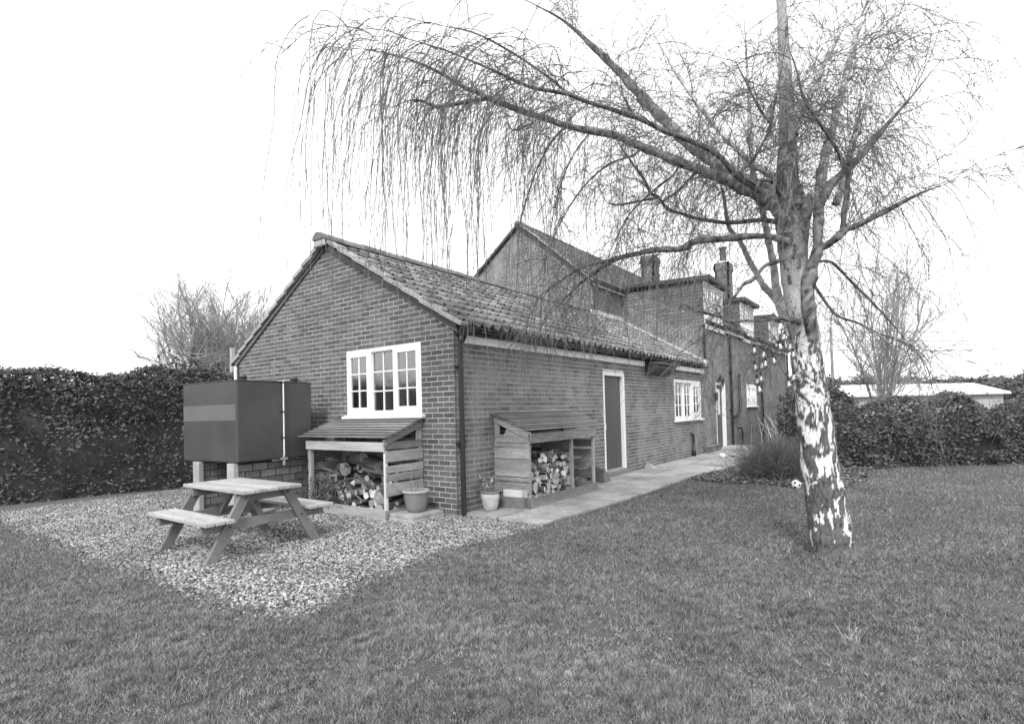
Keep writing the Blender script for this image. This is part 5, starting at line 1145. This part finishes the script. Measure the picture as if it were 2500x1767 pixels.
c = np.array(gz(1935, 1090)); n = 110; b0 = c+rng.normal(size=(n, 3))*np.array([.5, .5, 0]); PP = grow(b0, rng.normal(size=(n, 3))*.25+np.array([0, 0, 1]), rng.uniform(.5, 1.35, n), .3, 6, .04); V, Fq = tubes(PP, np.linspace(.012, .004, 7)[None]*np.ones((n, 1)), 3); np_mesh('blades', V, Fq, M_LOGE, gr_, kind='stuff')
c = np.array(gz(2082, 1572)); dt = thing('dry_weed', 'wispy dry pale weed at the very edge of the lawn nearest the camera', 'weed', tuple(c)); n = 26; b0 = c+rng.normal(size=(n, 3))*np.array([.03, .03, 0]); PP = grow(b0, rng.normal(size=(n, 3))*.45+np.array([0, 0, 1]), rng.uniform(.05, .16, n), .3, 5, .08); V, Fq = tubes(PP, np.full((n, 6), .0011), 3); np_mesh('blades', V, Fq, M_LOGE, dt, kind='stuff')

# hedges and far things ---------------------------------------------------------------
def hedge(name, label, a, b, h, th, nl, size, bump=.15, dens_mat=None, hvar=.12):
    a = np.array(a, float); b = np.array(b, float); L_ = np.linalg.norm(b-a); d = (b-a)/L_; nn = np.array([-d[1], d[0]])
    t = thing(name, label, 'hedge', ((a[0]+b[0])/2, (a[1]+b[1])/2, 0))
    # core, a lumpy dark body
    ns, nh = max(int(L_/.35), 4), 9; V = []; prof = [(-.5, 0), (-.52, .3), (-.5, .6), (-.42, .85), (-.2, .97), (.2, .97), (.42, .85), (.5, .6), (.5, 0)]
    for i in range(ns+1):
        s = L_*i/ns; hv = 1+hvar*mnoise.noise(Vector((s*.6, a[0], 0)))
        for px_, pz in prof:
            w_ = (th-.30)*(px_+.12*mnoise.noise(Vector((s*1.3, pz*2, px_*3)))); p = a+d*s+nn*w_; V.append((p[0], p[1], pz*(h-.16)*hv))
    m_ = len(prof); i = np.arange(ns)[:, None]*m_; k = np.arange(m_-1)[None]; Fq = np.stack([i+k, i+m_+k, i+m_+k+1, i+k+1], -1).reshape(-1, 4)
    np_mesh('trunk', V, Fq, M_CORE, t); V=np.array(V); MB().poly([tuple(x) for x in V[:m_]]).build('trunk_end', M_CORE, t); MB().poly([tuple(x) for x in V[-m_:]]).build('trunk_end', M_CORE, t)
    s = rng.uniform(0, L_, nl); u = rng.random(nl); side_ = rng.random(nl); per = np.array(prof); seg = np.linspace(0, 1, len(per)); q = side_
    w_ = np.interp(q, seg, per[:, 0])*th; z = np.interp(q, seg, per[:, 1])*h; hv = np.array([1+hvar*mnoise.noise(Vector((x*.6, a[0], 0))) for x in s]); lump = np.array([mnoise.noise(Vector((x*1.8, zz*1.8, ww))) for x, zz, ww in zip(s, z, w_)])
    w_ = w_*(1+.35*lump)+rng.normal(size=nl)*.04; z = z*hv+lump*bump*(z > .3)+np.abs(rng.normal(size=nl))*.05*(z > h*.8)
    e = rng.random(nl) < .05; s = np.where(e, np.where(rng.random(nl) < .5, 0, L_)+rng.normal(size=nl)*.12, s); w_ = np.where(e, rng.uniform(-.42, .42, nl)*th, w_); z = np.where(e, rng.random(nl)*h*.93, z)
    P = np.stack([a[0]+d[0]*s+nn[0]*w_, a[1]+d[1]*s+nn[1]*w_, np.maximum(z, .02)], 1); clump(P, size, 'foliage', dens_mat or M_LEAF, t, kind='stuff'); return t
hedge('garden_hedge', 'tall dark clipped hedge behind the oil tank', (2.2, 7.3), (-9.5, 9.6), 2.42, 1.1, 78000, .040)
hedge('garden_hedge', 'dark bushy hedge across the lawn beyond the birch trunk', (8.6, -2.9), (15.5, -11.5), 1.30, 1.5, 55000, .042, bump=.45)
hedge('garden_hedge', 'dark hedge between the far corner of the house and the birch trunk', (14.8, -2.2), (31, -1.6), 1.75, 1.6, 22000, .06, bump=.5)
def bush(c, r, h, n, size, name, label, cat, m=None, squash=.6):
    t = thing(name, label, cat, tuple(c)); d = rng.normal(size=(n, 3)); d /= np.linalg.norm(d, axis=1, keepdims=True); rad = rng.random((n, 1))**.35
    lump = np.array([mnoise.noise(Vector(x*2.3)) for x in d])[:, None]; P = np.array(c)+np.array([0, 0, h*.5])+d*rad*(1+.5*lump)*np.array([r, r, h*.5]); P[:, 2] = np.maximum(P[:, 2], .02)
    clump(P, size, 'foliage', m or M_LEAF, t, kind='stuff'); mm = MB(); mm.tube([tuple(c), (c[0], c[1], h*.5)], [.06, .03], 6); mm.build('trunk', M_TRUNKB, t); return t
bush(at(2032, 1040, 14.5)*np.array([1, 1, 0]), .55, 1.95, 9000, .05, 'garden_shrub', 'dark evergreen shrub round the foot of the grey pole', 'shrub')
bush(at(455, 1000, 20)*np.array([1, 1, 0]), 2.4, 3.5, 14000, .09, 'garden_shrub', 'broad evergreen bush behind the hedge below the bare trees', 'shrub', mat('hazy evergreen', .13, .9, var=.5))
pole = at(2033, 925, 25); PL = thing('utility_pole', 'slim grey utility pole beyond the lawn, right of the birch trunk', 'pole', (pole[0], pole[1], 0)); m = MB(); m.tube([(pole[0], pole[1], 0), (pole[0], pole[1], 4.95)], [.075, .055], 10); m.build('pole_shaft', M_POLE, PL)
for z, o2 in ((4.8, (0, 0)), (4.35, (.1, 0)), (3.9, (.1, 0))):
    for tgt in ((40, -18, z+1.2), (24, 4, z+.2)):
        S = [Vector((pole[0], pole[1], z))*(1-t)+Vector(tgt)*t+Vector((0, 0, -.5*math.sin(math.pi*t))) for t in np.linspace(0, 1, 14)]; m = MB(); m.tube(S, [.014]*14, 4); m.build('wire', M_TRUNKB, PL)
gp = at(568, 900, 17); o = MB().box((-.06, -.06, 0), (.06, .06, gp[2]+.65)).build('white_post', M_POLE, None, bevel=.01); o.location = (gp[0], gp[1], 0); tag(o, 'pale upright post left of the gable, in front of the bare trees', 'post')
mb = MB(); mb.tube([(-.03, 6.02, .0), (-.03, 6.02, 2.5)], [.035]*2, 8); mb.build('downpipe', M_WHITE, HOUSE)
# pale low building far away on the right
FB = thing('far_building', 'low pale building with a light roof far off beyond the right hedge', 'building', (40, -2, 0)); a_, b_ = at(2052, 960, 40), at(2440, 950, 42)
dx = np.array([b_[0]-a_[0], b_[1]-a_[1], 0]); dx /= np.linalg.norm(dx); nx_ = np.array([FW[0], FW[1], 0]); L_ = 14
def fb(s, t, z): p = a_+dx*s+nx_*t; return (p[0], p[1], z)
MB().quadbox([fb(0, 0, 0), fb(L_, 0, 0), fb(L_, 6, 0), fb(0, 6, 0), fb(0, 0, 1.9), fb(L_, 0, 1.9), fb(L_, 6, 1.9), fb(0, 6, 1.9)]).build('wall', M_POLE, FB)
MB().quadbox([fb(-.3, -.4, 1.85), fb(L_+.3, -.4, 1.85), fb(L_+.3, 3, 2.75), fb(-.3, 3, 2.75), fb(-.3, -.4, 2.0), fb(L_+.3, -.4, 2.0), fb(L_+.3, 3, 2.85), fb(-.3, 3, 2.85)]).build('roof', M_RENDER, FB)
# far tree lines
def treeline(px0, px1, d, h, n, label):
    P = []
    for i in range(n):
        px = random.uniform(px0, px1); base = at(px, 1000, d+random.uniform(-4, 10)); hh = h*(1+.45*mnoise.noise(Vector((px*.012, d, 0))))
        z = hh*random.random()**.6+.2*random.random(); P.append((base[0], base[1], z))
    P = np.array(P)+rng.normal(size=(n, 3))*np.array([.6, .6, .25]); P[:, 2] = np.maximum(P[:, 2], .1); o = clump(P, .34, 'far_trees', M_FARW, kind='stuff'); tag(o, label, 'trees')
treeline(1900, 3000, 75, 4.3, 20000, 'low hazy line of trees beyond the pale building on the right')
treeline(-500, 640, 60, 4.0, 22000, 'low hazy line of trees far beyond the left hedge')
def bare_tree(c, h, spread, stems, label, m1, m2, k=1.0):
    c = np.array([c[0], c[1], 0.]); t = thing('bare_tree', label, 'tree', tuple(c), 'bare trees beyond the hedge'); b0 = c+rng.normal(size=(stems, 3))*np.array([.25, .25, 0])*k
    a = rng.uniform(0, 6.28, stems); sp = rng.uniform(.05, spread/h, stems); D = np.stack([np.cos(a)*sp, np.sin(a)*sp, np.ones(stems)], 1)
    PP = grow(b0, D, rng.uniform(.62, .85, stems)*h, -.02, 14, .035); B1 = Bag(); B1.add(*tubes(PP, np.linspace(.075, .018, 15)[None]*np.ones((stems, 1))*k, 6)); B1.build('trunk', m1, t)
    B2 = Bag(); n1 = stems*14; P, T_ = pickN(PP, n1, .2, 1); P1 = grow(P, T_+rng.normal(size=(n1, 3))*.42, rng.uniform(.12, .36, n1)*h, -.12, 8, .07); B2.add(*tubes(P1, np.linspace(.028, .010, 9)[None]*np.ones((n1, 1))*k, 3))
    n2 = n1*9; P, T_ = pickN(P1, n2, .15, 1); P2 = grow(P, T_+rng.normal(size=(n2, 3))*.45, rng.uniform(.05, .15, n2)*h, -.2, 5, .08); B2.add(*tubes(P2, np.linspace(.011, .006, 6)[None]*np.ones((n2, 1))*k, 3))
    n3 = n2*2; P, T_ = pickN(P2, n3, .2, 1); P3_ = grow(P, T_+rng.normal(size=(n3, 3))*.5, rng.uniform(.02, .06, n3)*h, -.1, 3, .08); B2.add(*tubes(P3_, np.linspace(.007, .005, 4)[None]*np.ones((n3, 1))*k, 3)); B2.build('crown', m2, t, kind='stuff')
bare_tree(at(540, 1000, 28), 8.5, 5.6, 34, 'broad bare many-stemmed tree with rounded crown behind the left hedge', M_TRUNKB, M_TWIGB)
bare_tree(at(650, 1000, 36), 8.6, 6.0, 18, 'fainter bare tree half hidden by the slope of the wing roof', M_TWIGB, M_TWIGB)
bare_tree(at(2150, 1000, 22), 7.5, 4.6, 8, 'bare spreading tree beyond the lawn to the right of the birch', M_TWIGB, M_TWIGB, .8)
